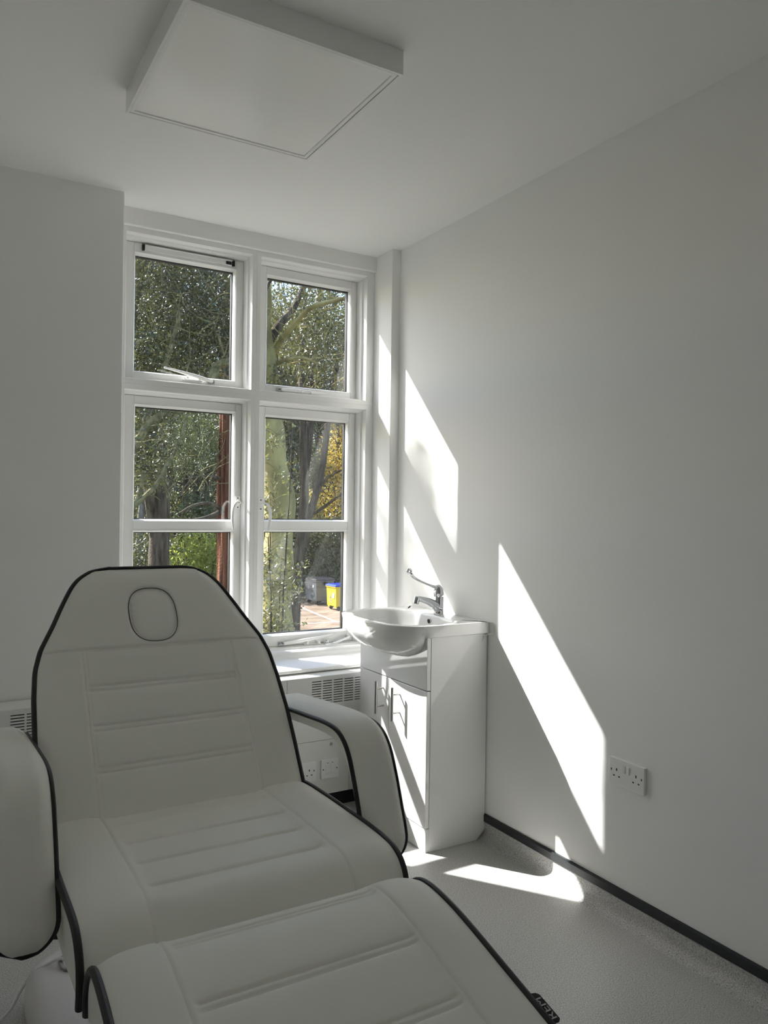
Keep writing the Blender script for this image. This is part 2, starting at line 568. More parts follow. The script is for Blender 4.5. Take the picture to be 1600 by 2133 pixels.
# sill board with rounded nose
sl = MB()
sp = [(3.365, 0.649), (3.352, 0.645), (3.344, 0.632), (3.335, 0.620), (3.318, 0.6145), (3.135, 0.612), (3.126, 0.608), (3.122, 0.602), (3.126, 0.596), (3.135, 0.593), (3.365, 0.593)]
sl.prism([(p[0], p[1]) for p in sp], 0.668, 1.914, 'x')
sb = sl.build('window_sill', TRIM, w1, smooth=True, angle=50)

# ---------------------------------------------------------------- radiator cover
CY = 3.05
rcv = thing('radiator_cover', 'long white boxed radiator cover with slotted grilles running under the window', 'radiator cover', (0.3, 3.1, 0.0))
m = MB(); m.box(X0 + 0.01, 1.905, CY + 0.002, 3.185, 0.583, 0.590); m.box(0.675, 1.905, 3.18, 3.355, 0.583, 0.590)
m.build('top_panel', PANEL, rcv, bevel=0.0015)
GX = ((0.266, 0.775, 10), (1.451, 1.86, 8))          # grille spans and slot columns
SZ = [0.5675 - 0.0108 * k for k in range(10)]         # slot centres
zt, zb = 0.5725, 0.4655
def upper(x0, x1, g=None):
    m = MB()
    if g is None:
        m.box(x0, x1, CY, CY + 0.004, 0.3095, 0.5885)
    else:
        m.box(x0, x1, CY, CY + 0.004, 0.3095, zb)
        m.box(x0, x1, CY, CY + 0.004, zt, 0.5885)
        m.box(x0, g[0], CY, CY + 0.004, zb, zt)
        if x1 > g[1]: m.box(g[1], x1, CY, CY + 0.004, zb, zt)
    return m.build('front_panel', PANEL, rcv)
upper(X0 + 0.01, 0.200); 
p1 = upper(0.202, 1.334, (0.266, 0.266 + 0.053 * 10))
p2 = upper(1.336, 1.905, (1.451, 1.451 + 0.053 * 8))
for gx, nc, par in ((0.266, 10, p1), (1.451, 8, p2)):
    m = MB()
    xe = gx + 0.053 * nc
    edges = [zt]
    for z in SZ:
        edges += [z + 0.0021, z - 0.0021]
    edges.append(zb)
    for i in range(0, len(edges), 2):
        m.box(gx, xe, CY + 0.0002, CY + 0.0038, edges[i + 1], edges[i])
    for c in range(nc):
        m.box(gx + 0.053 * c + 0.046, gx + 0.053 * (c + 1), CY + 0.0001, CY + 0.0039, zb, zt)
    m.build('grille', PANEL, par)
    MB().box(gx - 0.01, xe + 0.01, CY + 0.012, CY + 0.016, zb - 0.01, zt + 0.004).build('slot_dark_sheet', BLACK, par)  # black sheet stands in for the dark of the empty interior behind the slots
for (a, b) in ((X0 + 0.01, 0.500), (0.502, 1.638), (1.640, 1.905)):
    MB().box(a, b, CY, CY + 0.004, 0.069, 0.3075).build('lower_panel', PANEL, rcv)
MB().box(X0 + 0.01, 1.905, CY + 0.03, CY + 0.036, 0.0, 0.07).build('toe_board', DARKV, rcv)
MB().box(X0 + 0.01, 1.905, CY + 0.004, CY + 0.006, 0.065, 0.585).build('dark_inner_sheet', BLACK, rcv)  # solid black sheet, giving the dark of the hollow through seams and slots
m = MB(); m.tube([(1.548 + 0.006 * math.cos(a), CY - 0.001, 0.287 + 0.008 * math.sin(a)) for a in [k * math.pi / 8 for k in range(16)]], 0.0009, 6, closed=True)
m.cyl((1.548, CY, 0.287), (1.548, CY - 0.002, 0.287), 0.0035, 14)
m.box(1.549, 1.553, CY - 0.0025, CY, 0.2835, 0.2865)
m.build('panel_lock', STEEL, rcv)

# ---------------------------------------------------------------- sockets
def pins(m, cx, cz, F):
    # British three pin outlet holes
    for (dx, dz, w, h) in ((0, 0.0105, 0.0022, 0.0042), (-0.0115, -0.0105, 0.0033, 0.0021), (0.0115, -0.0105, 0.0033, 0.0021)):
        m.add(*F(cx + dx, cz + dz, w, h, -0.0004, 0.002))

def plate_mesh(F, w, h, t):
    m = MB()
    m.add(*F(0, 0, w / 2, h / 2, 0.0, t))
    return m

def frame_back(cx, cz):      # on the radiator cover, facing -y
    def F(x, z, hw, hh, a, b):
        b_ = MB().box(cx + x - hw, cx + x + hw, CY - b, CY - a, cz + z - hh, cz + z + hh)
        return b_.v, b_.f
    return F
def frame_right(cy, cz):     # on the right wall, facing -x ; local +x runs towards the camera
    def F(x, z, hw, hh, a, b):
        b_ = MB().box(XR - b, XR - a, cy - x - hw, cy - x + hw, cz + z - hh, cz + z + hh)
        return b_.v, b_.f
    return F

def double_socket(F, T, loc, label, deep):
    s = thing('double_socket', label, 'socket', loc, None)
    m = MB(); m.add(*F(0, 0, 0.073, 0.0435, 0.0, deep))
    pl = m.build('faceplate', PLAST, s, bevel=0.002)
    for sx in (-1, 1):
        for (dx, dz, w, hh) in ((0, 0.0075, 0.0022, 0.0042), (-0.011, -0.0135, 0.0033, 0.0021), (0.011, -0.0135, 0.0033, 0.0021), (0.022 * sx, 0.004, 0.0020, 0.0035)):
            h = MB().add(*F(sx * 0.040 + dx, dz, w, hh, deep - 0.001, deep + 0.0003))
            h.build('pin_hole', BLACK, pl)
    for sx in (-1, 1):
        r = MB(); r.add(*F(sx * 0.0085, 0.0165, 0.0055, 0.0125, deep - 0.001, deep + 0.0035))
        r.build('rocker_switch', PLAST, s, bevel=0.0015)
    return s
double_socket(frame_right(1.7415, 0.477), None, (XR - 0.001, 1.7415, 0.477), 'white double plug socket low on the bare right wall beside the sunlit patch', 0.012)
double_socket(frame_back(1.400, 0.181), None, (1.400, CY - 0.001, 0.181), 'white double socket on the radiator cover, half hidden behind the couch backrest', 0.009)
ds = thing('data_outlet', 'white square two port data outlet on the lower radiator cover', 'socket', (1.540, CY - 0.001, 0.181))
F = frame_back(1.540, 0.181)
m = MB(); m.add(*F(0, 0, 0.043, 0.043, 0.0, 0.009))
dp = m.build('faceplate', PLAST, ds, bevel=0.002)
for sx in (-1, 1):
    m = MB(); m.add(*F(sx * 0.0115, -0.003, 0.0105, 0.0215, 0.006, 0.0105))
    mo = m.build('data_module', PLAST, dp, bevel=0.001)
    m = MB(); m.add(*F(sx * 0.0115, -0.0175, 0.0075, 0.0045, 0.009, 0.0112))
    m.build('shutter', LACQ, mo)
for (dx, dz) in ((-0.033, 0.0), (0.033, 0.0)):
    MB().cyl((1.540 + dx, CY - 0.008, 0.181 + dz), (1.540 + dx, CY - 0.0098, 0.181 + dz), 0.0028, 12).build('screw_head', DMET, dp)
for dx in (-0.0115, 0.0115):
    MB().add(*F(dx, 0.027, 0.0028, 0.0014, 0.008, 0.0094)).build('port_mark', DMET, dp)

# ---------------------------------------------------------------- ceiling light
lp = thing('ceiling_light', 'square white surface mounted ceiling light panel, switched off', 'ceiling light', (0.805, 2.11, ZC))
lx0, lx1, ly0, ly1, lz = 0.505, 1.108, 1.802, 2.418, 2.508
MB().ring(lx0, lx1, ly0, ly1, [(0.0, ZC), (0.0, lz), (0.009, lz), (0.009, lz + 0.012), (0.009, ZC)], plane='xy').build('surround', PLAST, lp, bevel=0.001)
MB().box(lx0 + 0.009, lx1 - 0.009, ly1 - 0.0130, ly1 - 0.009, lz + 0.010, ZC - 0.003).build('shadow_gap', BLACK, lp)
MB().box(lx1 - 0.0130, lx1 - 0.009, ly0 + 0.009, ly1 - 0.0131, lz + 0.010, ZC - 0.003).build('shadow_gap', BLACK, lp)
MB().ring(lx0 + 0.009, lx1 - 0.0128, ly0 + 0.009, ly1 - 0.0128, [(0.0, ZC - 0.003), (0.0, lz), (0.011, lz), (0.0135, lz + 0.003), (0.0135, ZC - 0.003)], plane='xy').build('panel_rim', PLAST, lp)
MB().box(lx0 + 0.0215, lx1 - 0.0255, ly0 + 0.0215, ly1 - 0.0255, lz + 0.003, lz + 0.008).build('diffuser', DIFF, lp)

# ---------------------------------------------------------------- vanity unit
vu = thing('vanity_unit', 'white gloss two door washbasin cabinet standing against the right wall', 'cabinet', (1.81, 2.74, 0.0))
VX, VY0, VY1, VT = 1.666, 2.476, 3.008, 0.834
def side(y0, y1):
    m = MB()
    m.prism([(VX + 0.019, 0.0), (1.915, 0.0), (1.955, 0.035), (1.955, VT), (VX + 0.019, VT)], y0, y1, 'y')
    return m
side(VY0, VY0 + 0.016).build('side_panel', LACQ, vu, bevel=0.0008)
side(VY1 - 0.016, VY1).build('side_panel', LACQ, vu, bevel=0.0008)
MB().box(VX + 0.022, VX + 0.034, VY0 + 0.016, VY1 - 0.016, 0.0, 0.64).box(VX + 0.03, 1.95, VY0 + 0.016, VY1 - 0.016, 0.086, 0.1).build('carcass', LACQ, vu)
MB().box(VX, VX + 0.0175, VY0 + 0.001, VY1 - 0.001, 0.6255, VT - 0.004).build('fascia_panel', LACQ, vu, bevel=0.0012)
MB().box(VX + 0.003, VX + 0.0185, VY0 + 0.001, VY1 - 0.001, 0.001, 0.0905).build('plinth', LACQ, vu, bevel=0.0012)
for (a, b, hy) in ((VY0 + 0.001, 2.7575, 2.672), (2.7605, VY1 - 0.001, 2.803)):
    d = MB().box(VX, VX + 0.0175, a, b, 0.0935, 0.6215).build('door', LACQ, vu, bevel=0.0015)
    h = MB()
    h.cyl((1.630, hy, 0.468), (1.630, hy, 0.603), 0.006, 18)
    for z in (0.4985, 0.5725):
        h.cyl((1.630, hy, z), (VX + 0.001, hy, z), 0.0042, 14)
    h.build('handle', STEEL, d, smooth=True, angle=40)

# ---------------------------------------------------------------- washbasin
BT, BCX, BCY = 0.878, 1.755, 2.755
def rim(n=144):
    out = []
    hy, xf, xb, tip = 0.292, 1.655, 1.955, 1.512
    poly = []
    # back edge with small corner radii, sides, then the bowed front
    def arc(cx, cy, r, a0, a1, k):
        return [(cx + r * math.cos(R(a0 + (a1 - a0) * i / k)), cy + r * math.sin(R(a0 + (a1 - a0) * i / k))) for i in range(k + 1)]
    poly += arc(xb - 0.012, BCY + hy - 0.012, 0.012, 0, 90, 5)
    poly += [(xf + 0.05, BCY + hy), (xf + 0.015, BCY + hy)]
    for i in range(0, 61):
        a = math.pi * i / 60
        cy = math.cos(a); sx = math.sin(a)
        yy = BCY + (hy - 0.004) * (abs(cy) ** 0.80) * (1 if cy > 0 else -1)
        xx = xf - (xf - tip) * sx ** 0.95
        poly.append((xx, yy))
    poly += [(xf + 0.015, BCY - hy), (xf + 0.05, BCY - hy)]
    poly += arc(xb - 0.012, BCY - hy + 0.012, 0.012, -90, 0, 5)
    P, _ = catmull([Vector((a, b, 0)) for a, b in poly] + [Vector((poly[0][0], poly[0][1], 0))], n + 1)
    return [(p.x, p.y) for p in P[:n]]
RIM = rim()
def inner_at(i, k=1.0):
    # inner edge of the bowl found along the ray from the bowl centre
    x, y = RIM[i]
    icx, icy = 1.72, BCY
    dx, dy = x - icx, y - icy
    ang = math.atan2(dy, dx)
    best = None
    # bowl opening : superellipse, flattened towards the tap deck
    ax = 0.150 if dx > 0 else 0.172
    ay = 0.258
    p = 3.4 if dx > 0 else 2.25
    c, s = abs(math.cos(ang)), abs(math.sin(ang))
    r = ((c / ax) ** p + (s / ay) ** p) ** (-1 / p)
    return icx + r * k * math.cos(ang), icy + r * k * math.sin(ang)
loops = []
N = len(RIM)
for (k, z) in ((0.06, 0.742), (0.30, 0.744), (0.62, 0.754), (0.82, 0.775), (0.91, 0.800), (0.955, 0.835), (0.975, 0.862), (0.985, 0.870), (1.0, 0.8745)):
    loops.append([(*inner_at(i, k), z) for i in range(N)])
loops.append([(*[a + (b - a) * 0.25 for a, b in zip(inner_at(i), RIM[i])], BT) for i in range(N)])
loops.append([(*[a + (b - a) * 0.85 for a, b in zip(inner_at(i), RIM[i])], BT) for i in range(N)])
def scl(i, k):
    return (BCX + (RIM[i][0] - BCX) * k, BCY + (RIM[i][1] - BCY) * k)
loops.append([(*scl(i, 0.995), BT - 0.001) for i in range(N)])
loops.append([(*scl(i, 1.0), BT - 0.005) for i in range(N)])
fr = [1 - sstep(1.640, 1.668, RIM[i][0]) for i in range(N)]
loops.append([(*scl(i, 1.0 - 0.012 * fr[i]), (BT - 0.045) + fr[i] * 0.022) for i in range(N)])
for ph in (6, 14, 22, 31, 40, 50, 60, 70, 80, 88):
    a = R(ph)
    L = []
    for i in range(N):
        f = fr[i]
        kf = 0.985 * math.cos(a) ** 0.85
        kr = 0.90 * math.cos(a) ** 0.6
        zf = 0.855 - 0.137 * math.sin(a) ** 1.0
        zr = 0.833 - 0.115 * math.sin(a) ** 1.0
        L.append((*scl(i, kr + (kf - kr) * f), zr + (zf - zr) * f))
    loops.append(L)
wbm = MB().loft(loops, cap0=True, cap1=True)
wash = wbm.build('washbasin', CERAM, smooth=True, angle=50)
tag(wash, 'white ceramic washbasin with bowed front set on top of the gloss cabinet', 'sink')
m = MB(); m.cyl((1.8655, BCY, 0.848), (1.858, BCY, 0.847), 0.011, 20); m.build('overflow_ring', CHROME, wash)
m = MB(); m.cyl((1.860, BCY, 0.8473), (1.8565, BCY, 0.8468), 0.0085, 20); m.build('overflow_hole', BLACK, wash)
m = MB(); m.cyl((1.72, BCY, 0.740), (1.72, BCY, 0.7475), 0.022, 24); m.build('waste_ring', CHROME, wash)

# ---------------------------------------------------------------- tap
tp = thing('basin_tap', 'chrome lever basin tap with a long upturned handle on the washbasin', 'tap', (1.902, 2.745, BT))
TX, TY = 1.904, 2.745
m = MB()
c = [(TX, TY, BT), (TX, TY, BT + 0.004), (TX, TY, BT + 0.012), (TX - 0.001, TY, BT + 0.04), (TX - 0.001, TY, BT + 0.068), (TX + 0.001, TY, BT + 0.076)]
m.tube(c, [0.0235, 0.0235, 0.0220, 0.0210, 0.0210, 0.0205], 28)
m.build('body', CHROME, tp, smooth=True, angle=40)
m = MB()
c, _ = catmull([(TX - 0.002, TY, BT + 0.022), (TX - 0.022, TY, BT + 0.038), (TX - 0.056, TY, BT + 0.056), (TX - 0.098, TY, BT + 0.068), (TX - 0.116, TY, BT + 0.070)], 20)
m.tube(c, [0.0250 - 0.0135 * (i / 19) ** 0.6 for i in range(20)], 20, flat=1.0)
m.cyl((TX - 0.112, TY, BT + 0.074), (TX - 0.119, TY, BT + 0.050), 0.0125, 22)
sp_ = m.build('spout', CHROME, tp, smooth=True, angle=45)
MB().cyl((TX - 0.1185, TY, BT + 0.0515), (TX - 0.1192, TY, BT + 0.0490), 0.0095, 18).build('aerator', BLACK, sp_)
m = MB()
m.tube([(TX, TY, BT + 0.077), (TX - 0.001, TY, BT + 0.080), (TX - 0.004, TY, BT + 0.102), (TX - 0.010, TY, BT + 0.113), (TX - 0.022, TY, BT + 0.117)], [0.0205, 0.0225, 0.0220, 0.017, 0.007], 28)
c, _ = catmull([(TX - 0.004, TY, BT + 0.106), (TX - 0.030, TY, BT + 0.117), (TX - 0.060, TY, BT + 0.128), (TX - 0.100, TY, BT + 0.144), (TX - 0.130, TY, BT + 0.160), (TX - 0.146, TY, BT + 0.176)], 24)
m.tube(c, [0.014 - 0.0070 * min(1, i / 8) + 0.0020 * max(0, (i - 17) / 6) for i in range(24)], 16, flat=0.7)
ctr = Vector((TX - 0.1535, TY, BT + 0.187))
m.tube([ctr + Vector((math.cos(a) * 0.0085, 0.0, math.sin(a) * 0.0085)) for a in [2 * math.pi * k / 20 for k in range(20)]], 0.0045, 10, closed=True)
m.build('lever', CHROME, tp, smooth=True, angle=50)

# ================================================================ TREATMENT COUCH
CX = 0.550
couch = thing('treatment_couch', 'off-white padded beauty treatment couch with black piping and raised backrest', 'treatment chair', (CX, 1.7, 0.0))

def cushion(name, path, bottom, wfun, crown, parent, hfun=None, rows=200, cols=160, cx=CX, edge=0.07, pipe='sides', pr=0.0062, endcrown=True, close_s=None):
    P, L = catmull([Vector((0, a, b)) for a, b in path], rows)
    B, _ = catmull([Vector((0, a, b)) for a, b in bottom], rows)
    verts = []; faces = []
    side_l, side_r, row0, rown = [], [], [], []
    us = [-math.cos(math.pi * j / (cols - 1)) * 0.35 + (2 * j / (cols - 1) - 1) * 0.65 for j in range(cols)]
    for i in range(rows):
        t = (P[min(i + 1, rows - 1)] - P[max(i - 1, 0)]).normalized()
        n = Vector((0, t.z, -t.y))
        s = L * i / (rows - 1)
        w = wfun(s, L)
        for u in us:
            x = u * w
            d = w * (1 - abs(u))
            if endcrown is True: d = min(d, s, L - s)
            elif endcrown == 'start': d = min(d, s)
            q = max(0.0, min(1.0, d / edge))
            h = crown * (1 - (1 - q) ** 2.2)
            if hfun: h += hfun(x, s, L) * sstep(0.0, 0.03, d)
            p = P[i] + n * h
            verts.append((cx + x, p.y, p.z))
        side_l.append((cx - w, P[i].y, P[i].z)); side_r.append((cx + w, P[i].y, P[i].z))
        if i == 0: row0 = [(cx + u * w, P[i].y, P[i].z) for u in us]
        if i == rows - 1: rown = [(cx + u * w, P[i].y, P[i].z) for u in us]
    off = len(verts)
    for i in range(rows):
        w = wfun(L * i / (rows - 1), L)
        for u in us:
            verts.append((cx + u * (w - 0.004), B[i].y, B[i].z))
    V = lambda i, j: i * cols + j
    for i in range(rows - 1):
        for j in range(cols - 1):
            faces.append((V(i, j), V(i, j + 1), V(i + 1, j + 1), V(i + 1, j)))
            faces.append((off + V(i, j), off + V(i + 1, j), off + V(i + 1, j + 1), off + V(i, j + 1)))
        faces.append((V(i, 0), V(i + 1, 0), off + V(i + 1, 0), off + V(i, 0)))
        faces.append((V(i, cols - 1), off + V(i, cols - 1), off + V(i + 1, cols - 1), V(i + 1, cols - 1)))
    for j in range(cols - 1):
        faces.append((V(0, j), off + V(0, j), off + V(0, j + 1), V(0, j + 1)))
        faces.append((V(rows - 1, j), V(rows - 1, j + 1), off + V(rows - 1, j + 1), off + V(rows - 1, j)))
    m = MB(); m.add(verts, faces)
    o = m.build(name, LEATH, parent, smooth=True, angle=45)
    pm = MB()
    def dec(l, k): return l[::k] + ([l[-1]] if (len(l) - 1) % k else [])
    if pipe == 'sides':
        pm.tube(dec(side_l, 3), pr, 10)
        p2_ = MB(); p2_.tube(dec(side_r, 3), pr, 10)
        p2_.build('piping', PIPE, o, smooth=True)
    elif pipe == 'arch':
        pts = side_l[::-1] + row0[1:-1] + side_r
        c, _ = catmull(dec(pts, 5), 260)
        pm.tube(c, pr, 10)
    elif pipe == 'loop':
        pts = side_l[::-1] + row0[1:-1] + side_r + rown[::-1][1:-1]
        c, _ = catmull(dec(pts, 4) + [pts[0]], 240)
        pm.tube(c[:-1], pr, 10, closed=True)
    pm.build('piping', PIPE, o, smooth=True)
    return o

def gz(d, w): return math.exp(-(d / w) ** 2)
def dline(d): return -0.0035 * (gz(d - 0.007, 0.0035) + gz(d + 0.007, 0.0035)) - 0.0035 * gz(d, 0.022)
def sline(d): return -0.0042 * gz(d, 0.005) - 0.004 * gz(d, 0.020)
def vline(d): return -0.0028 * gz(d, 0.0028)

# backrest : plane leaning 38 degrees
TILT = R(38)
LB = 0.715
yb0, zb0 = 1.87, 0.60
def bp(s, off=0.0):   # s measured up the pad
    return (yb0 + s * math.sin(TILT) + off * math.cos(TILT), zb0 + s * math.cos(TILT) - off * math.sin(TILT))
WT = [(-0.03, 0.316), (0.0, 0.317), (0.115, 0.3215), (0.21, 0.3225), (0.31, 0.319), (0.385, 0.312), (0.44, 0.297), (0.51, 0.262), (0.56, 0.240), (0.60, 0.221), (0.63, 0.205), (0.655, 0.186), (0.672, 0.164), (0.682, 0.140), (0.688, 0.105)]
HB = 0.688
def wback(s, L):
    sb_ = HB - s
    return interp(sb_, WT) if sb_ < 0.685 else interp(sb_, WT)
def smooth_w(f):
    def g(s, L):
        return (f(s - 0.012, L) + 2 * f(s, L) + f(s + 0.012, L)) / 4 if 0.015 < s < L - 0.015 else f(s, L)
    return g
FS, FX = 0.527, -0.002      # face rest centre
def oval(x, sb_): return ((abs(x - FX) / 0.066) ** 2.6 + (abs(sb_ - FS) / 0.086) ** 2.6) ** (1 / 2.6)
def hback(x, s, L):
    sb_ = HB - s
    h = 0.0
    fade = sstep(0.205, 0.19, abs(x)) if False else (1 - sstep(0.185, 0.20, abs(x)))
    for q in (0.106, 0.212, 0.319):
        h += dline(sb_ - q) * fade
    if sb_ < 0.425:
        h += vline(abs(x) - 0.200) - 0.003 * (1 - sstep(0.15, 0.205, abs(x)))
        h += vline(abs(x) - 0.192) * 0.5
    h += -0.0060 * gz(sb_ - 0.430, 0.0032) - 0.002 * gz(sb_ - 0.430, 0.02)
    o_ = oval(x, sb_)
    h += -0.008 * (1 - sstep(0.94, 1.10, o_))
    return h
back = cushion('backrest', [bp(HB - 0.001 * 0), bp(0.5), bp(0.3), bp(0.1), bp(-0.03)], [bp(HB - 0.004, 0.085), bp(0.5, 0.09), bp(0.3, 0.09), bp(0.1, 0.09), bp(-0.03, 0.09)],
               smooth_w(wback), 0.016, couch, hback, rows=300, cols=200, edge=0.06, pipe='arch', pr=0.0065, endcrown='start')
# face cushion filling the breathing hole
fc = MB()
nr, na = 14, 64
loops = []
rnd = random.Random(4)
for i in range(nr, -1, -1):
    k = i / nr
    L = []
    for j in range(na):
        a = 2 * math.pi * j / na
        c_, s_ = math.cos(a), math.sin(a)
        r_ = (abs(c_ / 0.0625) ** 2.6 + abs(s_ / 0.0825) ** 2.6) ** (-1 / 2.6) * max(k, 0.02)
        x = FX + r_ * c_; sb_ = FS + r_ * s_
        h = 0.0065 + 0.010 * (1 - k ** 6)
        if k > 0.5 and c_ < -0.3: h -= 0.0016 * max(0, math.sin(a * 17)) * (k - 0.5) * 2
        if s_ < -0.7 and k > 0.6: h -= 0.0012 * max(0, math.sin(a * 23)) * (k - 0.6) * 2
        y, z = bp(sb_, -h)
        L.append((CX + x, y, z))
    loops.append(L)
L0 = []
for j in range(na):
    p = Vector(loops[0][j]); y, z = 0.012 * math.cos(TILT), -0.012 * math.sin(TILT)
    L0.append((p.x, p.y + y, p.z + z))
fc.loft([L0] + loops, cap1=True)
fc.build('face_cushion', LEATH, back, smooth=True, angle=60)

sm = MB()
ps = []
for j in range(96):
    a = 2 * math.pi * j / 96
    c_, s_ = math.cos(a), math.sin(a)
    r_ = (abs(c_ / 0.0648) ** 2.6 + abs(s_ / 0.0848) ** 2.6) ** (-1 / 2.6)
    y, z = bp(FS + r_ * s_, -0.0115)
    ps.append((CX + FX + r_ * c_, y, z))
sm.tube(ps, 0.0010, 6, closed=True)
sm.build('face_hole_seam', DMET, back)

# seat
def wseat(s, L): return 0.322 - 0.002 * math.cos(s * 9)
def hseat(x, s, L):
    h = 0.0
    fade = 1 - sstep(0.175, 0.19, abs(x))
    for q in (0.105, 0.212, 0.318, 0.422):
        h += sline(s - q) * fade * (0.6 if q == 0.105 else 1)
    h += vline(abs(x) - 0.198) * 1.3
    k = 1 - sstep(0.165, 0.235, abs(x))
    h += -0.010 * k * (1 - sstep(0.42, 0.50, s)) * sstep(-0.02, 0.05, s)
    return h
seat = cushion('seat', [(1.905, 0.592), (1.80, 0.600), (1.60, 0.602), (1.46, 0.601), (1.405, 0.592), (1.374, 0.568), (1.362, 0.530), (1.372, 0.475)],
               [(1.905, 0.50), (1.80, 0.485), (1.64, 0.475), (1.53, 0.468), (1.48, 0.468), (1.46, 0.468), (1.44, 0.467), (1.415, 0.466)],
               wseat, 0.014, couch, hseat, rows=240, cols=180, edge=0.07, pipe='sides', pr=0.0072, endcrown='start')

# leg rest
def wleg(s, L): return 0.306 + 0.004 * math.sin(s * 4)
def hleg(x, s, L):
    h = 0.0
    fade = 1 - sstep(0.185, 0.20, abs(x))
    for q in (0.150, 0.295, 0.430, 0.57, 0.71):
        h += dline(s - q) * fade
    h += vline(abs(x) - 0.204) * 1.3
    h += -0.004 * (1 - sstep(0.17, 0.225, abs(x)))
    return h
leg = cushion('leg_rest', [(1.345, 0.478), (1.336, 0.528), (1.305, 0.572), (1.255, 0.590), (1.16, 0.580), (1.00, 0.540), (0.80, 0.490), (0.58, 0.440)],
              [(1.330, 0.470), (1.29, 0.465), (1.25, 0.470), (1.22, 0.475), (1.14, 0.475), (0.98, 0.445), (0.78, 0.395), (0.58, 0.350)],
              wleg, 0.016, couch, hleg, rows=330, cols=180, edge=0.07, pipe='sides', pr=0.0072, endcrown=True, cx=0.543)

# armrests : slabs bent over from horizontal to a hanging front
def arm(cx):
    def warm(s, L):
        d = min(L - s, 0.0575)
        e = min(s, 0.04)
        w = math.sqrt(max(0.0, 1 - (1 - d / 0.0575) ** 2)) ** 0.9 * 0.0575
        w = min(w, 0.0575 * (0.55 + 0.45 * e / 0.04))
        return max(w, 0.004)
    a = cushion('armrest', [(2.16, 0.742), (2.02, 0.756), (1.88, 0.768), (1.76, 0.776), (1.695, 0.768), (1.650, 0.735), (1.617, 0.675), (1.590, 0.610), (1.566, 0.545), (1.560, 0.488)],
                [(2.16, 0.715), (2.02, 0.728), (1.88, 0.741), (1.775, 0.747), (1.718, 0.741), (1.672, 0.714), (1.637, 0.665), (1.608, 0.603), (1.583, 0.543), (1.576, 0.490)],
                warm, 0.023, couch, None, rows=150, cols=40, cx=cx, edge=0.040, pipe='loop', pr=0.0058)
    return a
arm(0.9405)
arm(0.1645)

# underframe, column and base
fr_ = MB()
for sx in (-1, 1):
    fr_.box(CX + sx * 0.22 - 0.018, CX + sx * 0.22 + 0.018, 1.15, 1.95, 0.425, 0.465)
    fr_.box(CX + sx * 0.30 - 0.02, CX + sx * 0.30 + 0.045 if sx > 0 else CX + sx * 0.30 + 0.02, 1.60, 1.635, 0.50, 0.53) if False else None
for y in (1.2, 1.55, 1.9):
    fr_.box(CX - 0.24, CX + 0.24, y - 0.02, y + 0.02, 0.428, 0.462)
for sx in (-1, 1):
    fr_.tube([(CX + sx * 0.22, 1.95, 0.445), (CX + sx * 0.22, 2.00, 0.55), (CX + sx * 0.22, yb0 + 0.09 + 0.25 * math.sin(TILT), zb0 - 0.06 + 0.25 * math.cos(TILT))], 0.014, 8)
    fr_.tube([(CX + sx * 0.22, 1.16, 0.445), (CX + sx * 0.22, 0.75, 0.365)], 0.014, 8)
    fr_.tube([(CX + sx * 0.24, 1.66, 0.445), (CX + sx * 0.36, 1.66, 0.47), (CX + sx * 0.385, 1.66, 0.60), (CX + sx * 0.385, 1.70, 0.72)], 0.009, 8)
fr_.build('underframe', DMET, couch)
def rrect(cx, cy, hx, hy, r, z, n=8):
    out = []
    for (sx, sy, a0) in ((1, 1, 0), (-1, 1, 90), (-1, -1, 180), (1, -1, 270)):
        for i in range(n + 1):
            a = R(a0 + 90 * i / n)
            out.append((cx + sx * (hx - r) + r * math.cos(a), cy + sy * (hy - r) + r * math.sin(a), z))
    return out
bs = MB()
bcx, bcy = 0.55, 1.78
bs.loft([rrect(bcx, bcy, 0.315, 0.50, 0.10, 0.0), rrect(bcx, bcy, 0.318, 0.503, 0.10, 0.010), rrect(bcx, bcy, 0.318, 0.503, 0.10, 0.050),
         rrect(bcx, bcy, 0.314, 0.499, 0.098, 0.085), rrect(bcx, bcy, 0.300, 0.485, 0.09, 0.108), rrect(bcx, bcy, 0.275, 0.46, 0.08, 0.118), rrect(bcx, bcy, 0.20, 0.38, 0.06, 0.122)], cap0=True, cap1=True)
base = bs.build('base', BASEP, couch, smooth=True, angle=60)
MB().loft([rrect(CX, 1.72, 0.17, 0.23, 0.05, 0.11), rrect(CX, 1.72, 0.165, 0.225, 0.05, 0.13), rrect(CX, 1.70, 0.14, 0.20, 0.05, 0.435)], cap0=True, cap1=True).build('lift_column', BASEP, couch, smooth=True, angle=50)
m = MB()
gp = [(0.345, 2.200, 0.114), (0.328, 2.195, 0.120), (0.318, 2.180, 0.126), (0.315, 2.160, 0.128), (0.316, 2.140, 0.126), (0.325, 2.125, 0.124), (0.345, 2.118, 0.116)]
c, _ = catmull(gp, 30)
m.tube(c, 0.0055, 10)
m.build('cable_guide', STEEL, couch, smooth=True)
m = MB()
c, _ = catmull([(0.40, 2.10, 0.120), (0.346, 2.142, 0.124), (0.316, 2.160, 0.138), (0.285, 2.180, 0.122), (0.250, 2.195, 0.100), (0.222, 2.196, 0.060), (0.198, 2.19, 0.022), (0.165, 2.18, 0.006), (0.10, 2.15, 0.004), (0.0, 2.10, 0.004), (-0.3, 2.12, 0.004), (-0.6, 2.35, 0.004)], 80)
m.tube(c, 0.0042, 8)
m.build('power_cable', PLAST, couch, smooth=True)

# black maker's tab sewn into the leg rest piping
def px_ray(px, py):
    return fw + rt * ((px - 800) / FPX) - up * ((py - 1066.5) / FPX)
tb = MB()
TCX = 0.543 + 0.307
def tabp(y, dx, z): return Vector((TCX + dx, y, z))
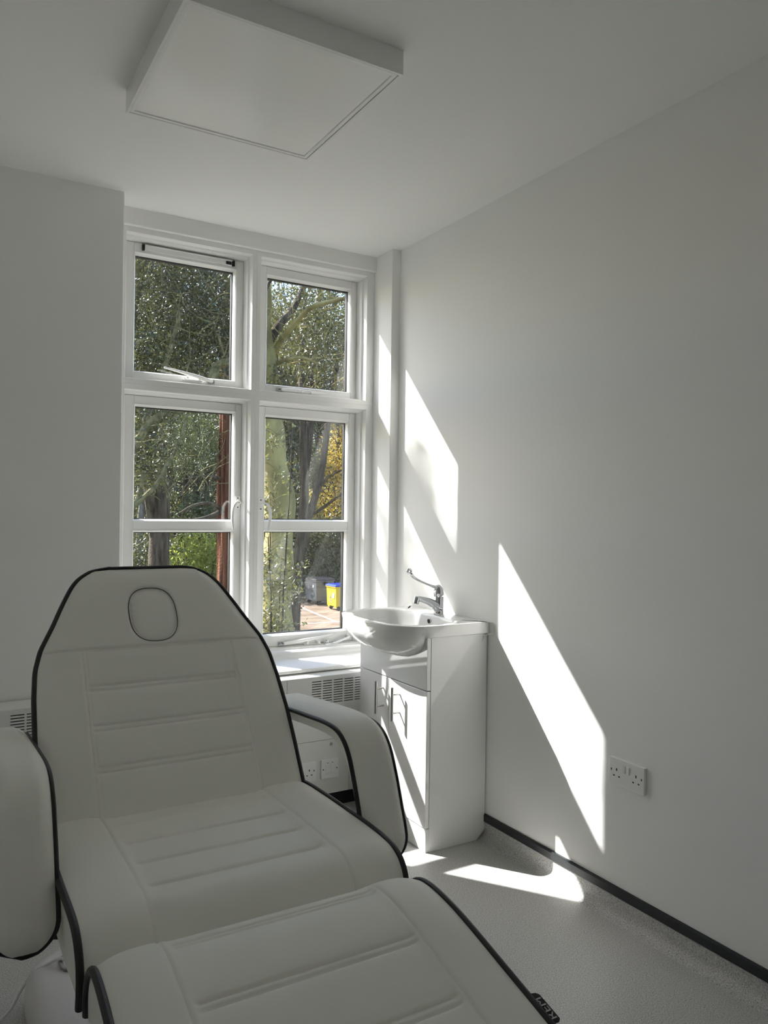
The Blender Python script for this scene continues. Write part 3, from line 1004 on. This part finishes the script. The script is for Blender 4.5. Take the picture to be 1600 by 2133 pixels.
# leg rest edge at x = TCX slopes from (y .98,z .535) to (y .90,z .515)
ya, yb_ = 0.962, 0.906
za, zb_ = 0.5305, 0.5165
q = [tabp(ya + 0.004, 0.002, za + 0.001), tabp(ya, 0.020, za), tabp(ya - 0.005, 0.0245, za - 0.001), tabp(yb_ + 0.003, 0.0245, zb_ + 0.001), tabp(yb_, 0.020, zb_), tabp(yb_ + 0.002, 0.002, zb_)]
dn = Vector((0, 0.0, -0.0022))
tb.add([p for p in q] + [p + dn for p in q], [tuple(range(6)), tuple(range(6, 12))[::-1]] + [(i, (i + 1) % 6, 6 + (i + 1) % 6, 6 + i) for i in range(6)])
tabo = tb.build('brand_tab', PIPE, couch)
tabo['label'] = 'black sewn tab with pale lettering'
cu = bpy.data.curves.new('lettering', 'FONT')
cu.body = 'REM'
cu.size = 0.0190
cu.extrude = 0.0002
cu.align_x = 'CENTER'; cu.align_y = 'CENTER'
tmp = bpy.data.objects.new('lettering_tmp', cu)
COL.objects.link(tmp)
bpy.context.view_layer.update()
me = bpy.data.meshes.new_from_object(tmp)
bpy.data.objects.remove(tmp)
tx = Vector((0, ya - yb_, za - zb_)).normalized()       # reading direction: from the foot end towards the seat
tn = Vector((0, 0, 1)); tn = (tn - tx * tn.dot(tx)).normalized()
ty = tn.cross(tx)
mt = Matrix((tx * 1.25, ty, tn)).transposed().to_4x4()
mt.translation = Vector((TCX + 0.0150, (ya + yb_) / 2 - 0.003, (za + zb_) / 2 + 0.0007))
me.transform(mt)
TXTM = principled('tab_lettering', (0.55, 0.56, 0.60), 0.6)
link('lettering', me, TXTM, tabo)

# ================================================================ OUTSIDE
GZ = -4.0
gr = MB().box(-40, 70, 3.9, 120, GZ - 0.3, GZ - 0.02).build('ground', SOIL); tag(gr, kind='structure')
pv = MB().box(6.0, 34, 15, 41.5, GZ - 0.02, GZ).build('car_park_paving', PAVE); tag(pv, kind='structure')
def strip(m, a, b, w):
    a, b = Vector((a[0], a[1], 0)), Vector((b[0], b[1], 0))
    d = (b - a).normalized(); n = Vector((-d.y, d.x, 0)) * w / 2
    vs = [(p.x, p.y, z) for z in (GZ - 0.005, GZ + 0.004) for p in (a + n, b + n, b - n, a - n)]
    m.add(vs, [(0, 1, 2, 3), (4, 5, 6, 7), (0, 1, 5, 4), (1, 2, 6, 5), (2, 3, 7, 6), (3, 0, 4, 7)])
m = MB()
strip(m, (16.9, 37.9), (17.57, 38.14), 0.14); strip(m, (17.5, 38.2), (16.78, 32.6), 0.13); strip(m, (10.0, 33.15), (19.5, 32.55), 0.13)
tag(m.build('parking_lines', LINE), 'pale painted parking bay lines across the brick paving', 'road marking')

# wheelie bins
def big_bin(name, loc, rz, label, bm_, lm_, s=1.0, steel=False, w=0.66, d=0.5):
    t = thing(name, label, 'bin', loc)
    t.rotation_euler = (0, 0, rz)
    WL[t.name] = Vector((0, 0, 0))
    h = 1.20 * s
    b = MB()
    def rc(hw, hd, z): return [(-hw, -hd, z), (hw, -hd, z), (hw, hd, z), (-hw, hd, z)]
    b.loft([rc(w * 0.95, d * 0.92, 0.22 * s), rc(w * 0.98, d * 0.98, h), rc(w * 1.04, d * 1.05, h), rc(w * 1.04, d * 1.05, h + 0.06 * s)], cap0=True, cap1=True)
    if not steel:
        b.box(-w * 0.86, -w * 0.5, -d * 0.90, -d * 0.80, 0.14 * s, 0.4 * s); b.box(w * 0.5, w * 0.86, -d * 0.90, -d * 0.80, 0.14 * s, 0.4 * s)
    b.build('body', bm_, t, bevel=0.02)
    l = MB()
    l.loft([rc(w * 1.06, d * 1.07, h + 0.06 * s), rc(w * 1.06, d * 1.07, h + 0.10 * s), rc(w * 0.96, d * 0.95, h + 0.15 * s), rc(w * 0.90, d * 0.85, h + 0.17 * s)], cap0=True, cap1=True)
    for k in (-0.6, -0.2, 0.2, 0.6):
        l.box(w * k - 0.05, w * k + 0.05, -d * 0.9, d * 0.9, h + 0.16 * s, h + 0.19 * s)
    l.build('lid', lm_, t, bevel=0.01)
    for sx in (-1, 1):
        for sy in (-1, 1):
            wh = MB(); wh.cyl((sx * w * 0.78 - 0.03, sy * d * 0.62, 0.11 * s), (sx * w * 0.78 + 0.03, sy * d * 0.62, 0.11 * s), 0.105 * s, 18)
            wh.box(sx * w * 0.78 - 0.05, sx * w * 0.78 + 0.05, sy * d * 0.62 - 0.04, sy * d * 0.62 + 0.04, 0.11 * s, 0.25 * s)
            wh.build('caster', BLACK, t)
    for sx in (-1, 1):
        MB().cyl((sx * w * 1.03, 0, h - 0.10 * s), (sx * w * 1.16, 0, h - 0.10 * s), 0.09 * s, 16).build('lifting_trunnion', BLACK, t)
    return t, w, d, h
yb1, w, d, h = big_bin('wheelie_bin', (19.15, 36.72, GZ), R(-88), 'yellow four wheeled waste bin with a blue lid on the paving', BINY, BINB, 1.0, False, 0.53, 0.66)
# pictogram, lines of print and a white sticker on its front (local -y)
m = MB()
fy = -d * 0.945
for (x, z, hw, hh) in ((-0.12, 0.90, 0.05, 0.03), (-0.12, 0.78, 0.10, 0.015), (-0.12, 0.69, 0.08, 0.06), (-0.16, 0.66, 0.02, 0.05), (-0.08, 0.56, 0.16, 0.012), (-0.08, 0.50, 0.12, 0.012), (-0.05, 0.42, 0.16, 0.01)):
    m.box(x - hw, x + hw, fy - 0.012, fy + 0.04, z - hh, z + hh)
m.build('printed_symbol', GREYP, yb1)
MB().box(0.18, 0.36, -d * 1.0, -d * 0.90, 0.66, 0.92).build('sticker', PLAST, yb1)
gb, w, d, h = big_bin('wheelie_bin', (19.12, 39.40, GZ), R(-86), 'grey steel four wheeled waste bin beyond the yellow one', BING, BIND, 1.08, True, 0.66, 0.58)
MB().box(0.26, 0.36, -d * 1.0, -d * 0.90, 0.98, 1.10).build('sticker', PLAST, gb)

# ---------------------------------------------------------------- trees
rng = np.random.default_rng(11)
rd = random.Random(7)

def leaves(name, clusters, size, mat, parent, droop=0.0, aspect=0.5, kind=None):
    V, F_, T = [], [], []
    for (c, rad, n) in clusters:
        c = np.array(c, float); rad = np.array(rad if hasattr(rad, '__len__') else (rad, rad, rad), float)
        p = rng.normal(size=(n, 3)); p /= np.linalg.norm(p, axis=1)[:, None]
        p *= (rng.random((n, 1)) ** 0.45)
        p = p * rad + c
        a = rng.normal(size=(n, 3)); a[:, 2] -= droop; a /= np.linalg.norm(a, axis=1)[:, None]
        b = rng.normal(size=(n, 3)); b = np.cross(a, b); b /= np.linalg.norm(b, axis=1)[:, None]
        cc = np.cross(a, b)
        s = size * (0.6 + 0.8 * rng.random((n, 1)))
        q = np.stack([p, p + a * s * 0.45 + b * s * aspect * 0.5 + cc * s * 0.10, p + a * s, p + a * s * 0.45 - b * s * aspect * 0.5 + cc * s * 0.10], 1)
        V.append(q.reshape(-1, 3))
        T.append(rng.random(n))
    V = np.concatenate(V); T = np.concatenate(T)
    n = len(T)
    me = bpy.data.meshes.new(name)
    me.vertices.add(len(V)); me.vertices.foreach_set('co', V.ravel())
    i0 = np.arange(n) * 4
    tri = np.stack([i0, i0 + 1, i0 + 2, i0, i0 + 2, i0 + 3], 1).ravel().astype(np.int32)
    me.loops.add(n * 6); me.loops.foreach_set('vertex_index', tri)
    me.polygons.add(n * 2)
    me.polygons.foreach_set('loop_start', (np.arange(n * 2) * 3).astype(np.int32))
    me.polygons.foreach_set('loop_total', np.full(n * 2, 3, np.int32))
    at = me.attributes.new('tint', 'FLOAT', 'FACE')
    at.data.foreach_set('value', np.repeat(T, 2).astype(np.float32))
    me.update(calc_edges=True); me.validate()
    return link(name, me, mat, parent)

def wobble(a, b, n, amp, r):
    a, b = Vector(a), Vector(b)
    L = (b - a).length
    pts = []
    off = Vector((0, 0, 0))
    for i in range(n):
        t = i / (n - 1)
        if 0 < i:
            off += Vector((r.uniform(-1, 1), r.uniform(-1, 1), r.uniform(-1, 1))) * amp * L / n
        pts.append(a.lerp(b, t) + off * math.sin(math.pi * min(1, t * 1.0) * 0.5 + 0.3))
    return pts

def limb(m, pts, r0_, r1_, n=9):
    c, _ = catmull(pts, max(6, len(pts) * 4))
    k = len(c) - 1
    m.tube(c, [r0_ + (r1_ - r0_) * (i / k) for i in range(k + 1)], n)

def twigs(m, centre, rad, n, ln, r, rr, up=0.3, segs=5):
    for _ in range(n):
        p = Vector(centre) + Vector((rr.uniform(-1, 1) * rad[0], rr.uniform(-1, 1) * rad[1], rr.uniform(-1, 1) * rad[2]))
        d = Vector((rr.uniform(-1, 1), rr.uniform(-0.6, 0.6), rr.uniform(-0.5, 1) + up)).normalized()
        pts = [p.copy()]
        L = ln * rr.uniform(0.5, 1.3)
        for i in range(segs):
            d = (d + Vector((rr.uniform(-1, 1), rr.uniform(-1, 1), rr.uniform(-1, 1))) * 0.32).normalized()
            p = p + d * L / segs
            pts.append(p.copy())
        m.tube(pts, [r * (1 - 0.7 * i / segs) for i in range(segs + 1)], 4, cap=False)

def at(px, py, y):
    d = px_ray(px, py)
    k = y / d.y
    return Vector((0, 0, CAMZ)) + d * k

# 1. tall smooth barked tree close to the window (right light)
Y = 14.0
t = thing('tree', 'tree with a thick smooth yellow-green trunk close outside the right window light', 'tree', (at(574, 1320, Y).x, Y, GZ))
m = MB()
tk = [(at(572, 1500, Y).x, Y, GZ - 0.1), tuple(at(576, 1320, Y)), tuple(at(577, 1180, Y)), tuple(at(583, 1060, Y)), tuple(at(566, 940, Y)), tuple(at(550, 820, Y)), tuple(at(541, 700, Y)), tuple(at(532, 560, Y)), tuple(at(528, 440, Y))]
c, _ = catmull(tk, 60)
m.tube(c, [0.34 - 0.10 * i / 59 + 0.03 * math.sin(i * 0.9) for i in range(60)], 20)
mb_ = MB()
limb(mb_, [at(555, 720, Y), at(585, 672, Y + .1), at(612, 640, Y + .3), at(650, 560, Y + .6)], 0.10, 0.04)
limb(m, [at(570, 735, Y), at(592, 700, Y - .3), at(620, 668, Y - .6), at(650, 640, Y - .9), at(700, 626, Y - 1.2), at(740, 618, Y - 1.5)], 0.06, 0.035)
limb(m, [at(565, 765, Y), at(590, 752, Y - .3), at(630, 745, Y - .5), at(660, 758, Y - .6)], 0.045, 0.02)
limb(mb_, [at(538, 650, Y), at(560, 590, Y - .5), at(590, 560, Y - .8), at(630, 540, Y - 1)], 0.045, 0.02)
twigs(m, at(640, 690, Y + .3), (1.3, 0.8, 1.6), 260, 0.9, 0.010, rd)
m.build('trunk', B_YEL, t, smooth=True); mb_.build('branches', B_GRY, t, smooth=True)
leaves('foliage', [(at(640, 660, Y + 1), (1.4, 1.0, 1.3), 3400), (at(690, 700, Y + 1), (1.2, 1.0, 1.3), 3200), (at(580, 700, Y + .5), (0.4, .5, .5), 300), (at(580, 800, Y - .4), (0.35, .4, .45), 350)], 0.07, HOLLY, t)

# sapling stems with small leaves standing in front of that trunk
Y = 9.0
t = thing('sapling', 'small leafy sapling growing in front of the smooth yellow-green trunk', 'shrub', (at(565, 1300, Y).x, Y, GZ))
m = MB()
cl = []
for (xb, xt, zt_, k) in ((560, 575, 900, 7), (556, 562, 1040, 6), (572, 568, 1120, 5), (584, 590, 1180, 4), (552, 556, 1240, 4)):
    a = at(xb, 1500, Y + rd.uniform(-.4, .4)); a.z = GZ
    b = at(xt, zt_, Y + rd.uniform(-.4, .4))
    pts = wobble(a, b, 8, 0.06, rd)
    m.tube(pts, [0.022 - 0.016 * i / 7 for i in range(8)], 6)
    for i in range(70):
        q_ = rd.uniform(0.35, 1.0)
        p = a.lerp(b, q_) + Vector((rd.uniform(-.03, .03), 0, 0))
        e = p + Vector((rd.uniform(-.22, .22), rd.uniform(-.2, .2), rd.uniform(0.0, .16)))
        m.tube([p, p.lerp(e, .5) + Vector((0, 0, .02)), e], [0.003, 0.0025, 0.002], 4, cap=False)
        cl.append((e, 0.08, 9))
m.build('stem', B_GRY, t)
leaves('foliage', cl, 0.065, OLIVE, t, aspect=0.4)

# 2. dark slender trunk forking, right light
Y = 24.0
t = thing('tree', 'slender dark forking tree trunk rising beside the bins in the right window light', 'tree', (at(618, 1320, Y).x, Y, GZ))
m = MB()
limb(m, [(at(617, 1400, Y).x, Y, GZ - .1), at(612, 1330, Y), at(616, 1220, Y), at(626, 1130, Y), at(633, 1050, Y), at(634, 980, Y)], 0.24, 0.15, 14)
limb(m, [at(634, 1000, Y), at(632, 900, Y), at(628, 780, Y), at(630, 660, Y), at(636, 520, Y)], 0.16, 0.06)
limb(m, [at(635, 985, Y), at(646, 900, Y), at(650, 800, Y), at(664, 650, Y), at(668, 500, Y)], 0.13, 0.05)
limb(m, [at(628, 1140, Y), at(644, 1075, Y), at(662, 1015, Y), at(676, 940, Y), at(690, 820, Y), at(716, 690, Y), at(740, 600, Y)], 0.15, 0.06)
limb(m, [at(662, 1015, Y), at(690, 990, Y - .5), at(722, 975, Y - 1)], 0.06, 0.03)
limb(m, [at(655, 1070, Y), at(690, 1045, Y - .5), at(725, 1020, Y - 1)], 0.06, 0.03)
twigs(m, at(650, 780, Y), (1.6, 1.0, 2.5), 150, 1.6, 0.02, rd, 0.7)
m.build('trunk', B_GRY, t, smooth=True)
leaves('foliage', [(at(645, 760, Y + 1.5), (1.9, 1.2, 2.0), 8000), (at(690, 680, Y + 1.5), (2.2, 1.2, 2.4), 7000)], 0.10, OLIVE, t)

# 3. reddish trunk, left light
Y = 20.0
t = thing('tree', 'tree with rough red-brown bark behind the left casement, next to the mullion', 'tree', (at(475, 1200, Y).x, Y, GZ))
m = MB()
tk = [(at(476, 1500, Y).x, Y, GZ - .1), at(474, 1300, Y), at(474, 1100, Y), at(474, 1000, Y), at(476, 900, Y), at(478, 780, Y), at(480, 620, Y), at(482, 500, Y)]
c, _ = catmull(tk, 50)
nn = 28
pts0 = len(m.v)
m.tube(c, [0.29 - 0.06 * i / 49 for i in range(50)], nn)
for i in range(50):
    for k in range(nn):
        v = Vector(m.v[pts0 + i * nn + k]); ce = Vector(c[i])
        v = ce + (v - ce) * (1 + 0.09 * math.sin(k * 2.9 + i * 0.15) + 0.04 * math.sin(k * 5.3 + i * 0.35))
        m.v[pts0 + i * nn + k] = tuple(v)
m.build('trunk', B_RED, t, smooth=True)
m = MB()
limb(m, [at(472, 1060, Y), at(430, 1078, Y - .5), at(390, 1085, Y - .8), at(350, 1092, Y - 1)], 0.07, 0.03)
limb(m, [at(472, 1000, Y), at(430, 992, Y - .4), at(380, 1000, Y - .8)], 0.05, 0.02)
limb(m, [at(472, 1068, Y), at(440, 1050, Y - .4), at(405, 1052, Y - .8), at(372, 1070, Y - 1)], 0.06, 0.025)
m.build('branches', B_GRY, t, smooth=True)
leaves('foliage', [(at(470, 640, Y + .6), (1.5, 1.0, 1.8), 2600), (at(430, 900, Y + .8), (1.3, .8, 1.0), 2600), (at(395, 930, Y + .3), (1.0, .8, 0.8), 1500)], 0.13, PINE, t, droop=0.6, aspect=0.16)

# 4. broad dark trunk lower left light
Y = 24.0
t = thing('tree', 'broad dark grey-brown tree trunk seen low in the left window light', 'tree', (at(332, 1180, Y).x, Y, GZ))
m = MB()
limb(m, [(at(330, 1450, Y).x, Y, GZ - .1), at(330, 1200, Y), at(332, 1120, Y), at(335, 1040, Y), at(342, 970, Y), at(352, 860, Y), at(360, 700, Y), at(365, 560, Y)], 0.38, 0.16, 18)
limb(m, [at(325, 1120, Y), at(314, 1050, Y - .2), at(308, 990, Y - .3), at(306, 900, Y - .3), at(300, 760, Y)], 0.20, 0.08, 12)
m.build('trunk', B_GRY, t, smooth=True)
leaves('foliage', [(at(350, 760, Y + .6), (2.2, 1.2, 2.0), 3800)], 0.11, HOLLY, t)

# 5. glossy leaved tree filling the upper left light
Y = 12.5
t = thing('tree', 'dense glossy dark leaved tree with mossy branches filling the upper left window light', 'tree', (2.0, Y, GZ))
m = MB()
limb(m, [(1.9, Y, GZ - .1), (2.0, Y, -1.5), (2.2, Y, 0.6), (2.45, Y, 2.4), (2.7, Y, 4.2), (3.0, Y, 6.0)], 0.24, 0.08, 12)
def L_(*pp, r0=0.05, r1=0.02): limb(m, [at(x, y_, d_) for x, y_, d_ in pp], r0, r1)
L_((200, 1000, Y - .5), (279, 930, Y - .5), (310, 885, Y - .5), (345, 855, Y - .5), (375, 800, Y - .4), r0=0.10, r1=0.05)
L_((220, 1105, Y - .8), (279, 1055, Y - .8), (325, 1010, Y - .8), (350, 965, Y - .8), (372, 925, Y - .7), (392, 860, Y - .5), r0=0.045, r1=0.02)
L_((330, 800, Y - .6), (345, 760, Y - .6), (362, 700, Y - .6), (380, 640, Y - .5), r0=0.05, r1=0.02)
L_((440, 790, Y - .6), (455, 760, Y - .6), (480, 752, Y - .7), (500, 720, Y - .7), r0=0.08, r1=0.04)
L_((300, 980, Y - .8), (290, 1030, Y - .8), (270, 1060, Y - .8), r0=0.03, r1=0.02)
L_((455, 700, Y - .6), (470, 745, Y - .6), (478, 730, Y - .6), r0=0.02, r1=0.015)
L_((360, 860, Y - .6), (400, 850, Y - .6), (430, 830, Y - .6), r0=0.03, r1=0.015)
limb(m, [(2.7, Y, 4.2), (1.0, 11.6, 6.4), (-1.0, 10.4, 7.6), (-2.6, 9.6, 8.3), (-3.4, 9.2, 8.6)], 0.08, 0.01, 8)  # out-of-view limb added across the sun's path to dim and dapple it
twigs(m, (-2.7, 9.5, 8.1), (0.5, 0.3, 0.8), 22, 0.8, 0.010, rd)  # unseen twigs added on that limb, also dappling the sunlight
twigs(m, at(380, 660, Y - .3), (1.0, 0.7, 1.0), 150, 0.7, 0.011, rd)
twigs(m, at(340, 930, Y - .5), (0.8, 0.5, 0.9), 110, 0.7, 0.010, rd)
m.build('trunk', B_MOS, t, smooth=True)
leaves('foliage', [(at(330, 600, Y), (1.1, 0.9, 0.9), 5200), (at(430, 620, Y), (1.0, 0.9, 0.9), 5200), (at(300, 740, Y), (0.9, 0.8, 0.7), 4200), (at(400, 740, Y + .4), (1.0, 0.8, 0.6), 3800), (at(470, 700, Y + .3), (0.6, 0.6, 1.0), 2200),
                   (at(310, 900, Y - .2), (0.55, 0.5, 0.7), 1500), (at(300, 970, Y - .1), (0.45, 0.5, 0.5), 1000), (at(380, 520, Y), (1.6, 1.0, 0.6), 4000), (at(380, 640, Y + 1), (1.5, .6, 1.3), 3500)] + [((-2.72 + rd.uniform(-.46, .36), 9.5, 8.1 + rd.uniform(-1.0, .72)), (0.09, 0.12, 0.16), 75) for _ in range(32)], 0.060, HOLLY, t)  # the random clumps are unseen leaves added to mottle the sun patches indoors

# 6. autumn yellow tree, far right light
Y = 42.0
t = thing('tree', 'tree in bright yellow leaf at the right edge of the right window light', 'tree', (at(748, 1150, Y).x, Y, GZ))
m = MB()
limb(m, [(at(748, 1150, Y).x, Y, GZ - .1), at(746, 1150, Y), at(726, 1050, Y), at(706, 930, Y), at(702, 840, Y)], 0.25, 0.08, 10)
twigs(m, at(705, 980, Y), (1.4, 1.2, 2.2), 40, 2.0, 0.03, rd)
m.build('trunk', B_GRY, t, smooth=True)
leaves('foliage', [(at(712, 950, Y), (1.5, 1.2, 1.9), 1700), (at(706, 1040, Y), (1.4, 1.0, 1.4), 900), (at(728, 900, Y), (1.4, 1.2, 1.9), 1100), (at(724, 800, Y + 1), (1.0, 1.0, 1.4), 260), (at(660, 1050, Y + 2), (1.0, .8, 1.2), 500), (at(705, 960, Y - 1), (1.0, .8, 1.8), 450)], 0.17, YELLOW, t)

# 7. bushes
def bush(label, px, py, Y, rad, n, size, mat, cat='bush', group=None, stem=True):
    c = at(px, py, Y)
    b = thing('bush', label, cat, (c.x, Y, GZ), group)
    mm = MB()
    for _ in range(9):
        e = c + Vector((rd.uniform(-.8, .8) * rad[0], rd.uniform(-.6, .6) * rad[1], rd.uniform(-.5, .8) * rad[2]))
        limb(mm, [(c.x + rd.uniform(-.2, .2), Y, GZ - .05), (c.x * .5 + e.x * .5, Y, (GZ + e.z) / 2), e], 0.05, 0.015, 6)
    mm.build('stem', B_GRY, b)
    nz = max(1, int((c.z - GZ) / rad[2]))
    cl_ = [(c, rad, n)]
    if c.z - GZ > rad[2]:
        cl_.append(((c.x, Y, (c.z + GZ) / 2 - 0.2), (rad[0], rad[1], (c.z - GZ) / 2), n // 2))
    leaves('foliage', cl_, size, mat, b)
bush('bright green leafy bush in the lower left window light', 415, 1165, 27.0, (1.35, 1.0, 1.1), 3800, 0.12, BRIGHT)
bush('dark ivy-like bush at the lower left corner of the left light', 285, 1190, 25.0, (0.8, 0.8, 1.4), 2200, 0.10, HOLLY)
bush('large dark glossy hedge bush directly behind the bins', 690, 1150, 43.5, (2.4, 1.2, 2.8), 8000, 0.15, OLIVE)
bush('dark bush left of the bins behind the slender forking trunk', 612, 1180, 45.0, (2.2, 1.2, 2.6), 4500, 0.15, HOLLY)
bush('olive green bush beyond the smooth trunk, far behind it', 560, 1190, 42.0, (2.2, 1.2, 2.2), 4000, 0.15, OLIVE)

# 8. woodland beyond: one tree of each kind, then copies
def copy_tree(o, loc, rz, sc, label):
    r = o.copy(); COL.objects.link(r)
    r.location = loc; r.rotation_euler = (0, 0, rz); r.scale = (sc, sc, sc); r['label'] = label
    for ch in o.children:
        c_ = ch.copy(); COL.objects.link(c_); c_.parent = r
    return r
def wood_tree(bark_m, leaf_m, n_leaf, size, label, h=15.0, asp=0.5, droop=0.0, seed=1):
    r_ = random.Random(seed)
    t = thing('woodland_tree', label, 'tree', (0, 0, 0), 'woodland trees beyond the car park')
    mm = MB()
    pts = wobble((0, 0, -0.2), (r_.uniform(-.6, .6), 0, h), 10, 0.10, r_)
    limb(mm, pts, 0.20, 0.05, 8)
    cl_ = []
    for _ in range(16):
        k = r_.uniform(0.12, 0.95)
        p = pts[int(k * 9)]
        e = p + Vector((r_.uniform(-2.2, 2.2), r_.uniform(-1.5, 1.5), r_.uniform(0.3, 2.0)))
        limb(mm, [p, p.lerp(e, .5) + Vector((0, 0, r_.uniform(-.2, .3))), e], 0.06, 0.015, 5)
        cl_.append((e, (1.3, 1.0, 0.9), n_leaf // 26))
        cl_.append((p.lerp(e, 0.6), (1.2, 1.0, 1.0), n_leaf // 40))
    twigs(mm, (0, 0, h * 0.5), (1.6, 1.2, h * 0.45), 110, 1.8, 0.02, r_, 0.6)
    mm.build('trunk', bark_m, t, smooth=True)
    leaves('foliage', cl_, size, leaf_m, t, droop=droop, aspect=asp)
    return t
k1 = wood_tree(B_GRY, HOLLY, 6500, 0.20, '', 15, seed=3)
k2 = wood_tree(B_PAL, OLIVE, 3600, 0.17, '', 16, seed=5)
k3 = wood_tree(B_GRY, PINE, 6500, 0.24, '', 15, 0.2, 0.5, seed=9)
protos = [k1, k2, k3]; used = [False] * 3
spots = []
for row, (yy, n_, lo, hi) in enumerate(((30, 7, 0.17, 0.42), (46, 11, 0.18, 0.60), (54, 14, 0.18, 0.60), (64, 16, 0.17, 0.60), (76, 16, 0.17, 0.60))):
    for i in range(n_):
        f = lo + (hi - lo) * (i + 0.5) / n_
        if yy == 46 and f * yy < 17.5: continue          # open side that lets the sun onto the car park
        spots.append((f * yy + rd.uniform(-.8, .8), yy + rd.uniform(-2, 2), rd.randrange(3), rd.uniform(0, 6.28), rd.uniform(0.85, 1.25)))
kindw = ['dark leaved woodland tree', 'pale stemmed sparse woodland tree', 'feathery needled woodland tree']
for i, (x, y, k, rz, sc) in enumerate(spots):
    lab = kindw[k] + ' in the dense woods beyond the car park'
    if not used[k]:
        used[k] = True
        o = protos[k]; o.location = (x, y, GZ); o.rotation_euler = (0, 0, rz); o.scale = (sc, sc, sc); o['label'] = lab
    else:
        o = copy_tree(protos[k], (x, y, GZ), rz, sc, lab)
    o['group'] = kindw[k] + 's beyond the car park'
